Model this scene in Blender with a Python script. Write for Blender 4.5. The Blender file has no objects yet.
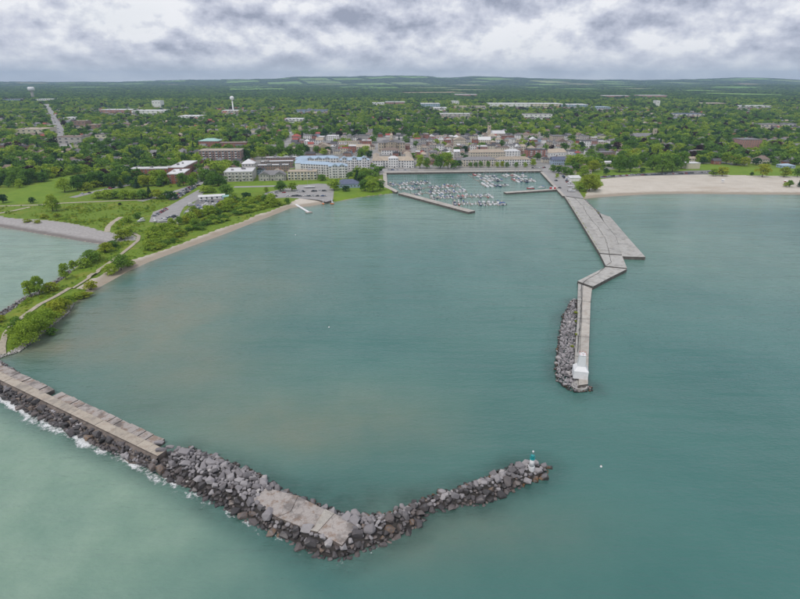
import bpy, bmesh, math, random
import numpy as np
from mathutils import Vector, Matrix

random.seed(7)
RNG = np.random.default_rng(7)
sc = bpy.context.scene
C = sc.collection

# ------------------------------------------------------------------ camera
CAM_Z = 120.0
FPX = 533.0                      # focal length in photo pixels (800 wide)
PITCH = math.radians(22.4)
cd = bpy.data.cameras.new('camera')
cam = bpy.data.objects.new('camera', cd)
C.objects.link(cam)
cam.location = (0, 0, CAM_Z)
cam.rotation_euler = (math.pi / 2 - PITCH, 0, 0)
cd.sensor_width = 36.0
cd.lens = 36.0 * FPX / 800.0
cd.clip_start = 1.0
cd.clip_end = 60000.0
sc.camera = cam

# ------------------------------------------------------------------ sky and sun
SUN_EL, SUN_AZ = math.radians(58), math.radians(-142)      # azimuth from +Y, negative = west
world = bpy.data.worlds.new('World')
sc.world = world
world.use_nodes = True
nt = world.node_tree
nt.nodes.clear()


def N(t, ty, **kw):
    n = t.nodes.new(ty)
    for k, v in kw.items():
        if k.startswith('i_'):
            key = k[2:]
            n.inputs[int(key) if key.isdigit() else key.replace('_', ' ')].default_value = v
        else:
            setattr(n, k, v)
    return n


def math_node(t, op, a, b=None, clamp=False):
    n = t.nodes.new('ShaderNodeMath')
    n.operation = op
    n.use_clamp = clamp
    for i, s in enumerate((a, b)):
        if s is None:
            continue
        if isinstance(s, (int, float)):
            n.inputs[i].default_value = s
        else:
            t.links.new(s, n.inputs[i])
    return n.outputs[0]


def mix_col(t, fac, a, b, mode='MIX'):
    n = t.nodes.new('ShaderNodeMix')
    n.data_type = 'RGBA'
    n.blend_type = mode
    for i, s in ((0, fac), (6, a), (7, b)):
        if isinstance(s, (int, float)):
            n.inputs[i].default_value = s
        elif isinstance(s, tuple):
            n.inputs[i].default_value = s if len(s) == 4 else (*s, 1)
        else:
            t.links.new(s, n.inputs[i])
    return n.outputs[2]


def ramp(t, fac, stops):
    n = t.nodes.new('ShaderNodeValToRGB')
    cr = n.color_ramp
    while len(cr.elements) < len(stops):
        cr.elements.new(0.5)
    for e, (p, c) in zip(cr.elements, stops):
        e.position = p
        e.color = c if len(c) == 4 else (*c, 1)
    t.links.new(fac, n.inputs[0])
    return n.outputs[0]


def map_range(t, v, a, b, c=0.0, d=1.0):
    n = t.nodes.new('ShaderNodeMapRange')
    t.links.new(v, n.inputs[0])
    for i, x in enumerate((a, b, c, d)):
        n.inputs[i + 1].default_value = x
    return n.outputs[0]


def build_sky():
    t = nt
    sky = N(t, 'ShaderNodeTexSky', sky_type='NISHITA', sun_disc=False)
    sky.sun_elevation = SUN_EL
    sky.sun_rotation = SUN_AZ
    blue = N(t, 'ShaderNodeMix', data_type='RGBA', blend_type='MULTIPLY')
    blue.inputs[0].default_value = 1.0
    t.links.new(sky.outputs[0], blue.inputs[6])
    blue.inputs[7].default_value = (0.10, 0.10, 0.10, 1)
    tc = N(t, 'ShaderNodeTexCoord')
    sep = N(t, 'ShaderNodeSeparateXYZ')
    t.links.new(tc.outputs['Generated'], sep.inputs[0])
    z = math_node(t, 'MAXIMUM', sep.outputs[2], 0.0)

    def layer(dz, scale, detail, rough, seed, kz, pw=0.8):
        zz = math_node(t, 'ADD', z, dz)
        e = math_node(t, 'MULTIPLY', math_node(t, 'POWER', zz, pw), kz)
        e = math_node(t, 'ADD', e, seed)
        comb = N(t, 'ShaderNodeCombineXYZ')
        t.links.new(sep.outputs[0], comb.inputs[0])
        t.links.new(sep.outputs[1], comb.inputs[1])
        t.links.new(e, comb.inputs[2])
        n = N(t, 'ShaderNodeTexNoise', i_Scale=scale, i_Detail=detail, i_Roughness=rough, i_Lacunarity=2.1)
        t.links.new(comb.outputs[0], n.inputs['Vector'])
        return n.outputs[0]

    def billow(x):
        return math_node(t, 'SUBTRACT', 1.0, math_node(t, 'ABSOLUTE', math_node(t, 'MULTIPLY', math_node(t, 'SUBTRACT', x, 0.5), 3.2)))
    big = layer(0.0, 3.0, 2.0, 0.5, 4.3, 2.2)
    c0 = layer(0.0, 7.5, 8.0, 0.565, 0.7, 1.25)
    c1 = layer(0.020, 7.5, 8.0, 0.565, 0.7, 1.25)
    puff = billow(layer(0.0, 13.0, 5.0, 0.60, 2.2, 1.3))
    relief = math_node(t, 'SUBTRACT', c0, c1)                      # bright tops, dark bases
    v = math_node(t, 'MULTIPLY', math_node(t, 'SUBTRACT', big, 0.5), 1.0)
    v = math_node(t, 'ADD', v, math_node(t, 'MULTIPLY', math_node(t, 'SUBTRACT', c0, 0.5), 1.1))
    v = math_node(t, 'ADD', v, math_node(t, 'MULTIPLY', relief, 3.0))
    v = math_node(t, 'ADD', v, math_node(t, 'MULTIPLY', math_node(t, 'SUBTRACT', puff, 0.6), 0.26))
    v = math_node(t, 'ADD', v, 0.545, clamp=True)
    col = ramp(t, v, [(0.05, (0.31, 0.335, 0.43)), (0.32, (0.45, 0.475, 0.575)), (0.55, (0.585, 0.605, 0.70)),
                      (0.76, (0.72, 0.735, 0.80)), (0.97, (0.87, 0.875, 0.905))])
    hz = map_range(t, z, 0.0, 0.045, 0.7, 0.0)
    col = mix_col(t, hz, col, (0.74, 0.765, 0.82))
    # a few thin places where the sky behind shows a little
    thin = map_range(t, big, 0.62, 0.75, 0.03, 0.22)
    out = mix_col(t, thin, col, blue.outputs[2])
    bg = N(t, 'ShaderNodeBackground')
    bg.inputs[1].default_value = 1.0
    t.links.new(out, bg.inputs[0])
    w = N(t, 'ShaderNodeOutputWorld')
    t.links.new(bg.outputs[0], w.inputs[0])


build_sky()
sl = bpy.data.lights.new('sun', 'SUN')
sun = bpy.data.objects.new('sun', sl)
C.objects.link(sun)
sl.energy = 1.5
sl.angle = math.radians(14)
sl.color = (1.0, 0.95, 0.88)
sdir = Vector((math.sin(SUN_AZ) * math.cos(SUN_EL), math.cos(SUN_AZ) * math.cos(SUN_EL), math.sin(SUN_EL)))
sun.rotation_euler = sdir.to_track_quat('Z', 'Y').to_euler()
sun.location = (0, 0, 400)
vs = sc.view_settings
vs.view_transform = 'Standard'
vs.look = 'None'
vs.exposure = 0.12
vs.gamma = 1.0
vs.use_curve_mapping = False
sc.render.engine = 'CYCLES'
sc.cycles.use_denoising = True
sc.cycles.max_bounces = 5
sc.cycles.diffuse_bounces = 3
sc.cycles.glossy_bounces = 2
sc.cycles.transmission_bounces = 2
sc.cycles.transparent_max_bounces = 6
sc.cycles.volume_bounces = 0
sc.cycles.use_adaptive_sampling = True

# ------------------------------------------------------------------ numbers: pixels to ground, terrain, coast


def ray(px, py):
    u, v = (px - 400.0) / FPX, (299.5 - py) / FPX
    c, s = math.cos(PITCH), math.sin(PITCH)
    return u, c + v * s, -s + v * c


def P(px, py, z=0.0):
    d = ray(px, py)
    t = (z - CAM_Z) / d[2]
    return (d[0] * t, d[1] * t)


def vnoise(x, y, seed=0):
    """smooth value noise, arrays in, 0..1 out"""
    x = np.asarray(x, float)
    y = np.asarray(y, float)
    xi, yi = np.floor(x).astype(np.int64), np.floor(y).astype(np.int64)
    fx, fy = x - xi, y - yi
    fx, fy = fx * fx * (3 - 2 * fx), fy * fy * (3 - 2 * fy)

    def h(a, b):
        v = (a * 374761393 + b * 668265263 + seed * 1442695041) & 0x7fffffff
        v = ((v ^ (v >> 13)) * 1274126177) & 0x7fffffff
        return ((v ^ (v >> 16)) & 0xffff) / 65535.0
    return (h(xi, yi) * (1 - fx) + h(xi + 1, yi) * fx) * (1 - fy) + (h(xi, yi + 1) * (1 - fx) + h(xi + 1, yi + 1) * fx) * fy


def fbm(x, y, seed=0, oct=4):
    r, a, s = 0, 0.5, 0
    for k in range(oct):
        r = r + a * vnoise(np.asarray(x) * 2 ** k, np.asarray(y) * 2 ** k, seed + k)
        s += a
        a *= 0.5
    return r / s


def upland(x, y):
    """height of the open land away from the shore"""
    x = np.asarray(x, float)
    y = np.asarray(y, float)
    h = 2.0 + 0.009 * np.clip(y - 900, 0, 2200) + 0.0042 * np.clip(y - 3100, 0, 5400)
    h = h + np.clip((y - 1500) / 3000, 0, 1) * 12 * (fbm(x / 1400, y / 900, 5, 3) - 0.5)
    az = x / np.maximum(y, 1)
    k = np.clip((y - 8200) / 3200.0, 0, 1)
    ridge = k * k * (3 - 2 * k)
    shape = 34 + 92 * np.exp(-((az - 0.0) / 0.30) ** 2) + 58 * np.exp(-((az - 0.55) / 0.13) ** 2)
    h = h + ridge * (shape + 85 * (fbm(x / 1000, y / 2600, 9, 4) - 0.47))
    mid = np.exp(-((y - 6700) / 800.0) ** 2)
    h = h + mid * 60 * np.clip(fbm(x / 1100, 3.3, 21, 3) - 0.42, 0, 1)
    h = h - np.clip(y - 11900, 0, 4000) * 0.03
    return h


# coast of the land, listed anticlockwise from the far west; the letter belongs to the run that starts there
# s sand, p pebble, g grass or rock bank, q quay wall
COAST = [(-500, 150, 'p'), (-200, 195, 'p'), (0, 227, 'p'), (26, 231.5, 'p'), (52, 236, 'p'), (80, 241, 'p'), (103, 244.5, 'g'),
         (92, 254, 'g'), (80, 264, 'g'), (62, 279, 'g'), (41, 293, 'g'), (24, 301, 'g'), (0, 317, 'g'), (-70, 352, 'g'),
         (-60, 376, 'g'), (-25, 366, 'g'), (0, 357, 'g'), (10, 354.5, 'g'), (19, 351, 'g'), (32, 341, 'g'), (48, 328, 'g'),
         (67, 313, 'g'), (73, 303, 'g'), (92, 292, 's'), (101, 286.5, 's'), (127, 272, 's'), (149, 262, 's'), (165, 256, 's'),
         (200, 243, 's'), (230, 232, 's'), (255, 222, 's'), (280, 212.5, 's'), (292, 207.5, 's'), (310, 206, 's'),
         (330, 202.5, 'g'), (345, 200, 'g'), (360, 197, 'g'), (390, 193.5, 'g'), (398, 191.5, 'q'), (388, 188, 'q'),
         (384, 185, 'q'), (384, 174, 'q'), (541, 172, 'q'), (564, 196, 'q'), (583, 199, 's'), (600, 197, 's'),
         (625, 195.5, 's'), (650, 194, 's'), (680, 193.6, 's'), (720, 194, 's'), (800, 194.5, 's'), (1000, 195, 's'), (1500, 197, 's')]
CO = [P(a, b) for a, b, k in COAST]
CK = [k for a, b, k in COAST]
CO = [(-14000.0, CO[0][1] + 150)] + CO + [(14000.0, CO[-1][1] - 100)]
CK = ['g'] + CK + ['g']
POLY = CO + [(14000.0, 16000.0), (-14000.0, 16000.0)]
SLOPE = {'s': 0.07, 'p': 0.12, 'g': 0.34, 'q': 1.6}


def inside(x, y, poly):
    x = np.asarray(x, float)
    y = np.asarray(y, float)
    r = np.zeros(x.shape, bool)
    n = len(poly)
    for i in range(n):
        x0, y0 = poly[i]
        x1, y1 = poly[(i + 1) % n]
        if y0 == y1:
            continue
        c = ((y0 > y) != (y1 > y)) & (x < (x1 - x0) * (y - y0) / (y1 - y0) + x0)
        r ^= c
    return r


def seg_dist(x, y, pts, closed=False):
    x = np.asarray(x, float)
    y = np.asarray(y, float)
    best = np.full(x.shape, 1e18)
    idx = np.zeros(x.shape, int)
    m = len(pts) if closed else len(pts) - 1
    for i in range(m):
        ax, ay = pts[i]
        bx, by = pts[(i + 1) % len(pts)]
        vx, vy = bx - ax, by - ay
        L = vx * vx + vy * vy + 1e-9
        t = np.clip(((x - ax) * vx + (y - ay) * vy) / L, 0, 1)
        d = (x - ax - t * vx) ** 2 + (y - ay - t * vy) ** 2
        k = d < best
        best = np.where(k, d, best)
        idx = np.where(k, i, idx)
    return np.sqrt(best), idx


def coast_info(x, y):
    x = np.atleast_1d(np.asarray(x, float))
    y = np.atleast_1d(np.asarray(y, float))
    near = y < 1400
    d = np.full(x.shape, 400.0)
    idx = np.zeros(x.shape, int)
    ins = np.ones(x.shape, bool)
    if near.any():
        dn, i_n = seg_dist(x[near], y[near], CO)
        d[near] = dn
        idx[near] = i_n
        ins[near] = inside(x[near], y[near], POLY)
    return np.where(ins, d, -d), idx


SL = np.array([SLOPE[k] for k in CK])


def ground_h(x, y, info=None):
    d, idx = info if info is not None else coast_info(x, y)
    x = np.atleast_1d(np.asarray(x, float))
    y = np.atleast_1d(np.asarray(y, float))
    s = SL[np.clip(idx, 0, len(SL) - 1)]
    up = upland(x, y)
    land = np.minimum(np.maximum(d, 0) * s, 2.0) + (up - 2.0)
    sea = np.maximum(d * np.minimum(s, 0.3), -2.6)
    return np.where(d > 0, land, sea)


def H(x, y):
    return float(ground_h([x], [y])[0])


def G(px, py):
    """pixel to the point of land it shows"""
    z = 2.0
    for _ in range(12):
        x, y = P(px, py, z)
        z = 0.5 * z + 0.5 * float(upland(x, y))
    return (x, y, H(x, y))


def depth_of(x, y, z):
    return y * math.cos(PITCH) - (z - CAM_Z) * math.sin(PITCH)


def m_per_px(x, y, z):
    return depth_of(x, y, z) / FPX

# ------------------------------------------------------------------ materials


MATS = {}


def new_mat(name):
    m = bpy.data.materials.new(name)
    m.use_nodes = True
    t = m.node_tree
    t.nodes.clear()
    o = N(t, 'ShaderNodeOutputMaterial')
    b = N(t, 'ShaderNodeBsdfPrincipled')
    t.links.new(b.outputs[0], o.inputs[0])
    MATS[name] = m
    return m, t, b, o


def objrand(t):
    return N(t, 'ShaderNodeObjectInfo').outputs['Random']


def noise(t, scale, detail=4, rough=0.55, coord='Object', vec=None, out=0):
    n = N(t, 'ShaderNodeTexNoise', i_Scale=scale, i_Detail=detail, i_Roughness=rough)
    if vec is None:
        vec = N(t, 'ShaderNodeTexCoord').outputs[coord] if coord != 'Pos' else N(t, 'ShaderNodeNewGeometry').outputs['Position']
    t.links.new(vec, n.inputs['Vector'])
    return n.outputs[out]


def plain(name, col, rough=0.7, var=0.18, scale=0.6, metal=0.0, bump=0.0, rnd=0.0, coord='Pos', grime=0.25):
    """a painted or built surface: base colour with mottling, wear and a little variation from thing to thing"""
    m, t, b, o = new_mat(name)
    n1 = noise(t, scale, 5, 0.6, coord)
    n2 = noise(t, scale * 0.13, 3, 0.5, coord)
    dark = tuple(c * (1 - var * 1.6) for c in col)
    lite = tuple(min(1, c * (1 + var)) for c in col)
    c = ramp(t, n1, [(0.28, dark), (0.5, col), (0.74, lite)])
    if grime:
        g = map_range(t, n2, 0.45, 0.72, 0.0, grime)
        c = mix_col(t, g, c, tuple(x * 0.62 for x in col))
    if rnd:
        hsv = N(t, 'ShaderNodeHueSaturation')
        t.links.new(map_range(t, objrand(t), 0, 1, 1 - rnd, 1 + rnd), hsv.inputs['Value'])
        t.links.new(c, hsv.inputs['Color'])
        c = hsv.outputs[0]
    t.links.new(c, b.inputs['Base Color'])
    b.inputs['Roughness'].default_value = rough
    b.inputs['Metallic'].default_value = metal
    if bump:
        bp = N(t, 'ShaderNodeBump', i_Strength=bump, i_Distance=0.2)
        t.links.new(noise(t, scale * 4, 5, 0.6, coord), bp.inputs['Height'])
        t.links.new(bp.outputs[0], b.inputs['Normal'])
    return m


def leaf_mat(name, a, b_, c):
    m, t, b, o = new_mat(name)
    r = objrand(t)
    n = noise(t, 3.2, 3, 0.6, 'Object')
    v = math_node(t, 'ADD', math_node(t, 'MULTIPLY', r, 0.55), math_node(t, 'MULTIPLY', n, 0.55))
    col = ramp(t, v, [(0.18, a), (0.5, b_), (0.85, c)])
    t.links.new(col, b.inputs['Base Color'])
    b.inputs['Roughness'].default_value = 0.75
    b.inputs['Specular IOR Level'].default_value = 0.25
    tr = N(t, 'ShaderNodeBsdfTranslucent')
    hs = mix_col(t, 1.0, col, (1.0, 1.0, 0.55), 'MULTIPLY')
    t.links.new(hs, tr.inputs[0])
    mx = N(t, 'ShaderNodeMixShader')
    mx.inputs[0].default_value = 0.42
    t.links.new(b.outputs[0], mx.inputs[1])
    t.links.new(tr.outputs[0], mx.inputs[2])
    t.links.new(mx.outputs[0], o.inputs[0])
    return m


leaf_mat('leaf_mid', (0.08, 0.185, 0.03), (0.135, 0.265, 0.04), (0.205, 0.345, 0.055))
leaf_mat('leaf_light', (0.22, 0.35, 0.038), (0.31, 0.44, 0.05), (0.40, 0.52, 0.07))
leaf_mat('leaf_yellow', (0.25, 0.33, 0.03), (0.33, 0.40, 0.036), (0.42, 0.46, 0.05))
leaf_mat('leaf_dark', (0.03, 0.09, 0.03), (0.048, 0.125, 0.038), (0.08, 0.17, 0.045))
leaf_mat('leaf_conifer', (0.028, 0.072, 0.035), (0.04, 0.095, 0.045), (0.058, 0.125, 0.055))
leaf_mat('leaf_copper', (0.030, 0.016, 0.018), (0.045, 0.022, 0.024), (0.07, 0.034, 0.03))
plain('bark', (0.10, 0.078, 0.058), 0.9, 0.3, 3.0)

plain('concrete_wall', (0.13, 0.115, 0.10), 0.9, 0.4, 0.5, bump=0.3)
plain('apron', (0.17, 0.14, 0.12), 0.9, 0.35, 0.5, bump=0.4)
plain('seam', (0.06, 0.055, 0.05), 0.9, 0.2, 1.0)
plain('asphalt', (0.20, 0.195, 0.19), 0.9, 0.15, 0.2)
plain('asphalt_pale', (0.33, 0.32, 0.31), 0.9, 0.12, 0.15)
plain('gravel_path', (0.42, 0.37, 0.29), 0.95, 0.2, 0.6)
plain('paint_line', (0.78, 0.78, 0.75), 0.7, 0.1, 2)
plain('white_paint', (0.80, 0.80, 0.80), 0.5, 0.05, 1.5, grime=0.12)
plain('boat_white', (0.66, 0.66, 0.66), 0.3, 0.05, 1.5, grime=0.1)
plain('boat_navy', (0.03, 0.05, 0.13), 0.3, 0.1, 1.5)
plain('boat_red', (0.45, 0.03, 0.03), 0.4, 0.1, 1.5)
plain('canvas_blue', (0.03, 0.08, 0.25), 0.9, 0.2, 2)
plain('canvas_dark', (0.06, 0.062, 0.07), 0.9, 0.2, 2)
plain('canvas_beige', (0.5, 0.44, 0.35), 0.9, 0.15, 2)
plain('aluminium', (0.62, 0.63, 0.65), 0.35, 0.05, 2, metal=0.8)
plain('timber_deck', (0.36, 0.33, 0.29), 0.85, 0.2, 1.5)
plain('teal_paint', (0.015, 0.32, 0.33), 0.5, 0.1, 2)
plain('red_paint', (0.50, 0.03, 0.035), 0.5, 0.1, 2)
plain('orange_paint', (0.75, 0.22, 0.05), 0.5, 0.1, 2)
plain('glass', (0.045, 0.06, 0.075), 0.12, 0.2, 0.5)
plain('window_frame', (0.72, 0.72, 0.70), 0.5, 0.05, 1)
plain('tyre', (0.02, 0.02, 0.02), 0.9, 0.1, 1)
plain('brick_red', (0.33, 0.125, 0.085), 0.9, 0.2, 0.5, rnd=0.12)
plain('brick_brown', (0.30, 0.19, 0.15), 0.9, 0.2, 0.5, rnd=0.1)
plain('brick_pink', (0.44, 0.23, 0.19), 0.9, 0.15, 0.5, rnd=0.06)
plain('stone_beige', (0.50, 0.43, 0.33), 0.9, 0.15, 0.4, rnd=0.08)
plain('stucco_white', (0.79, 0.78, 0.76), 0.85, 0.07, 0.4, rnd=0.06, grime=0.15)
plain('stucco_cream', (0.64, 0.58, 0.46), 0.85, 0.08, 0.4, rnd=0.08, grime=0.15)
plain('stucco_grey', (0.46, 0.44, 0.41), 0.85, 0.1, 0.4, rnd=0.1)
plain('siding_blue', (0.32, 0.42, 0.54), 0.8, 0.1, 0.6, rnd=0.1)
plain('roof_grey', (0.21, 0.205, 0.21), 0.85, 0.15, 0.5, rnd=0.22)
plain('roof_dark', (0.09, 0.088, 0.095), 0.85, 0.2, 0.5, rnd=0.2)
plain('roof_brown', (0.22, 0.165, 0.135), 0.85, 0.18, 0.5, rnd=0.2)
plain('roof_red', (0.34, 0.09, 0.07), 0.85, 0.15, 0.5, rnd=0.15)
plain('roof_white', (0.68, 0.68, 0.68), 0.7, 0.08, 0.2, rnd=0.08)
plain('roof_tan', (0.44, 0.37, 0.29), 0.85, 0.12, 0.3, rnd=0.1)
plain('roof_blue', (0.38, 0.49, 0.60), 0.55, 0.1, 0.4)
plain('roof_copper', (0.36, 0.58, 0.52), 0.7, 0.12, 0.4)
plain('roof_slate_blue', (0.12, 0.14, 0.21), 0.8, 0.15, 0.4)
for nm, cc in (('car_white', (0.75, 0.75, 0.75)), ('car_silver', (0.42, 0.43, 0.45)), ('car_black', (0.02, 0.02, 0.024)),
               ('car_red', (0.42, 0.025, 0.025)), ('car_blue', (0.03, 0.08, 0.24)), ('car_grey', (0.12, 0.125, 0.13))):
    plain(nm, cc, 0.25, 0.04, 1.0, grime=0.0)


def rock_mat():
    m, t, b, o = new_mat('rock')
    geo = N(t, 'ShaderNodeNewGeometry')
    r = math_node(t, 'FRACT', math_node(t, 'ADD', geo.outputs['Random Per Island'], objrand(t)))
    n1 = noise(t, 1.3, 6, 0.65, 'Pos')
    v = math_node(t, 'ADD', math_node(t, 'MULTIPLY', r, 0.75), math_node(t, 'MULTIPLY', n1, 0.35))
    col = ramp(t, v, [(0.12, (0.10, 0.094, 0.096)), (0.38, (0.20, 0.187, 0.192)), (0.66, (0.285, 0.267, 0.272)),
                      (0.90, (0.36, 0.34, 0.34)), (1.0, (0.60, 0.56, 0.51))])
    sp = N(t, 'ShaderNodeSeparateXYZ')
    t.links.new(geo.outputs['Position'], sp.inputs[0])
    wob = math_node(t, 'ADD', sp.outputs[2], math_node(t, 'MULTIPLY', math_node(t, 'SUBTRACT', noise(t, 0.35, 3, 0.6, 'Pos'), 0.5), 1.6))
    wob = math_node(t, 'ADD', wob, math_node(t, 'MULTIPLY', math_node(t, 'SUBTRACT', r, 0.5), 0.5))
    wet = map_range(t, wob, 0.45, 1.15, 1.0, 0.0)          # soaked and weedy below the splash line
    alg = ramp(t, noise(t, 0.5, 3, 0.5, 'Pos'), [(0.50, (0.030, 0.026, 0.022)), (0.70, (0.16, 0.075, 0.02))])
    c = mix_col(t, wet, col, alg)
    t.links.new(c, b.inputs['Base Color'])
    t.links.new(map_range(t, wet, 0, 1, 0.85, 0.35), b.inputs['Roughness'])
    bp = N(t, 'ShaderNodeBump', i_Strength=0.5, i_Distance=0.12)
    t.links.new(noise(t, 3.0, 6, 0.65, 'Pos'), bp.inputs['Height'])
    t.links.new(bp.outputs[0], b.inputs['Normal'])


rock_mat()


def wet_rock_mat():
    m, t, b, o = new_mat('rock_wet')
    geo = N(t, 'ShaderNodeNewGeometry')
    r = math_node(t, 'FRACT', math_node(t, 'ADD', geo.outputs['Random Per Island'], objrand(t)))
    n1 = noise(t, 1.3, 6, 0.65, 'Pos')
    v = math_node(t, 'ADD', math_node(t, 'MULTIPLY', r, 0.7), math_node(t, 'MULTIPLY', n1, 0.4))
    col = ramp(t, v, [(0.2, (0.042, 0.038, 0.037)), (0.55, (0.088, 0.078, 0.078)), (0.86, (0.15, 0.125, 0.115)), (0.97, (0.24, 0.14, 0.06)), (1.0, (0.4, 0.36, 0.32))])
    t.links.new(col, b.inputs['Base Color'])
    b.inputs['Roughness'].default_value = 0.4
    bp = N(t, 'ShaderNodeBump', i_Strength=0.5, i_Distance=0.12)
    t.links.new(noise(t, 3.0, 6, 0.65, 'Pos'), bp.inputs['Height'])
    t.links.new(bp.outputs[0], b.inputs['Normal'])


wet_rock_mat()


def stained_mat(name, c0, c1, brown, grey, amt):
    """old cast concrete: pale skin, rusty and dark patches, hairline cracks"""
    m, t, b, o = new_mat(name)
    n1 = noise(t, 0.35, 6, 0.65, 'Pos')
    n2 = noise(t, 0.16, 5, 0.62, 'Pos')
    n3 = noise(t, 2.2, 5, 0.6, 'Pos')
    c = mix_col(t, map_range(t, n3, 0.3, 0.7), c0, c1)
    c = mix_col(t, map_range(t, n1, 0.50, 0.62, 0, 0.8 * amt), c, brown)
    c = mix_col(t, map_range(t, n2, 0.53, 0.63, 0, 0.75 * amt), c, grey)
    wob = N(t, 'ShaderNodeTexNoise', i_Scale=0.6, i_Detail=4)
    pos = N(t, 'ShaderNodeNewGeometry').outputs['Position']
    t.links.new(pos, wob.inputs['Vector'])
    add = N(t, 'ShaderNodeVectorMath', operation='MULTIPLY_ADD')
    t.links.new(wob.outputs['Color'], add.inputs[0])
    add.inputs[1].default_value = (2.2, 2.2, 0)
    t.links.new(pos, add.inputs[2])
    vo = N(t, 'ShaderNodeTexVoronoi', feature='DISTANCE_TO_EDGE', i_Scale=0.14)
    t.links.new(add.outputs[0], vo.inputs['Vector'])
    crack = map_range(t, vo.outputs['Distance'], 0.004, 0.012, 0.38, 0.0)
    c = mix_col(t, crack, c, (0.09, 0.082, 0.075))
    hsv = N(t, 'ShaderNodeHueSaturation')
    t.links.new(map_range(t, objrand(t), 0, 1, 0.93, 1.07), hsv.inputs['Value'])
    t.links.new(c, hsv.inputs['Color'])
    t.links.new(hsv.outputs[0], b.inputs['Base Color'])
    b.inputs['Roughness'].default_value = 0.88
    bp = N(t, 'ShaderNodeBump', i_Strength=0.4, i_Distance=0.1)
    t.links.new(n3, bp.inputs['Height'])
    t.links.new(bp.outputs[0], b.inputs['Normal'])


stained_mat('concrete_stained', (0.34, 0.305, 0.28), (0.44, 0.40, 0.37), (0.235, 0.165, 0.12), (0.15, 0.135, 0.125), 1.0)
stained_mat('concrete', (0.42, 0.395, 0.35), (0.51, 0.48, 0.43), (0.33, 0.265, 0.21), (0.27, 0.25, 0.23), 0.6)
stained_mat('concrete_grey', (0.385, 0.375, 0.35), (0.475, 0.465, 0.435), (0.31, 0.28, 0.235), (0.21, 0.205, 0.19), 0.75)
stained_mat('walkway', (0.40, 0.35, 0.285), (0.48, 0.425, 0.35), (0.30, 0.235, 0.185), (0.23, 0.205, 0.185), 0.7)
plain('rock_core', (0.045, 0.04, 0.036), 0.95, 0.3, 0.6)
plain('pale_stone', (0.42, 0.40, 0.37), 0.9, 0.25, 0.8, rnd=0.2)


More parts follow.
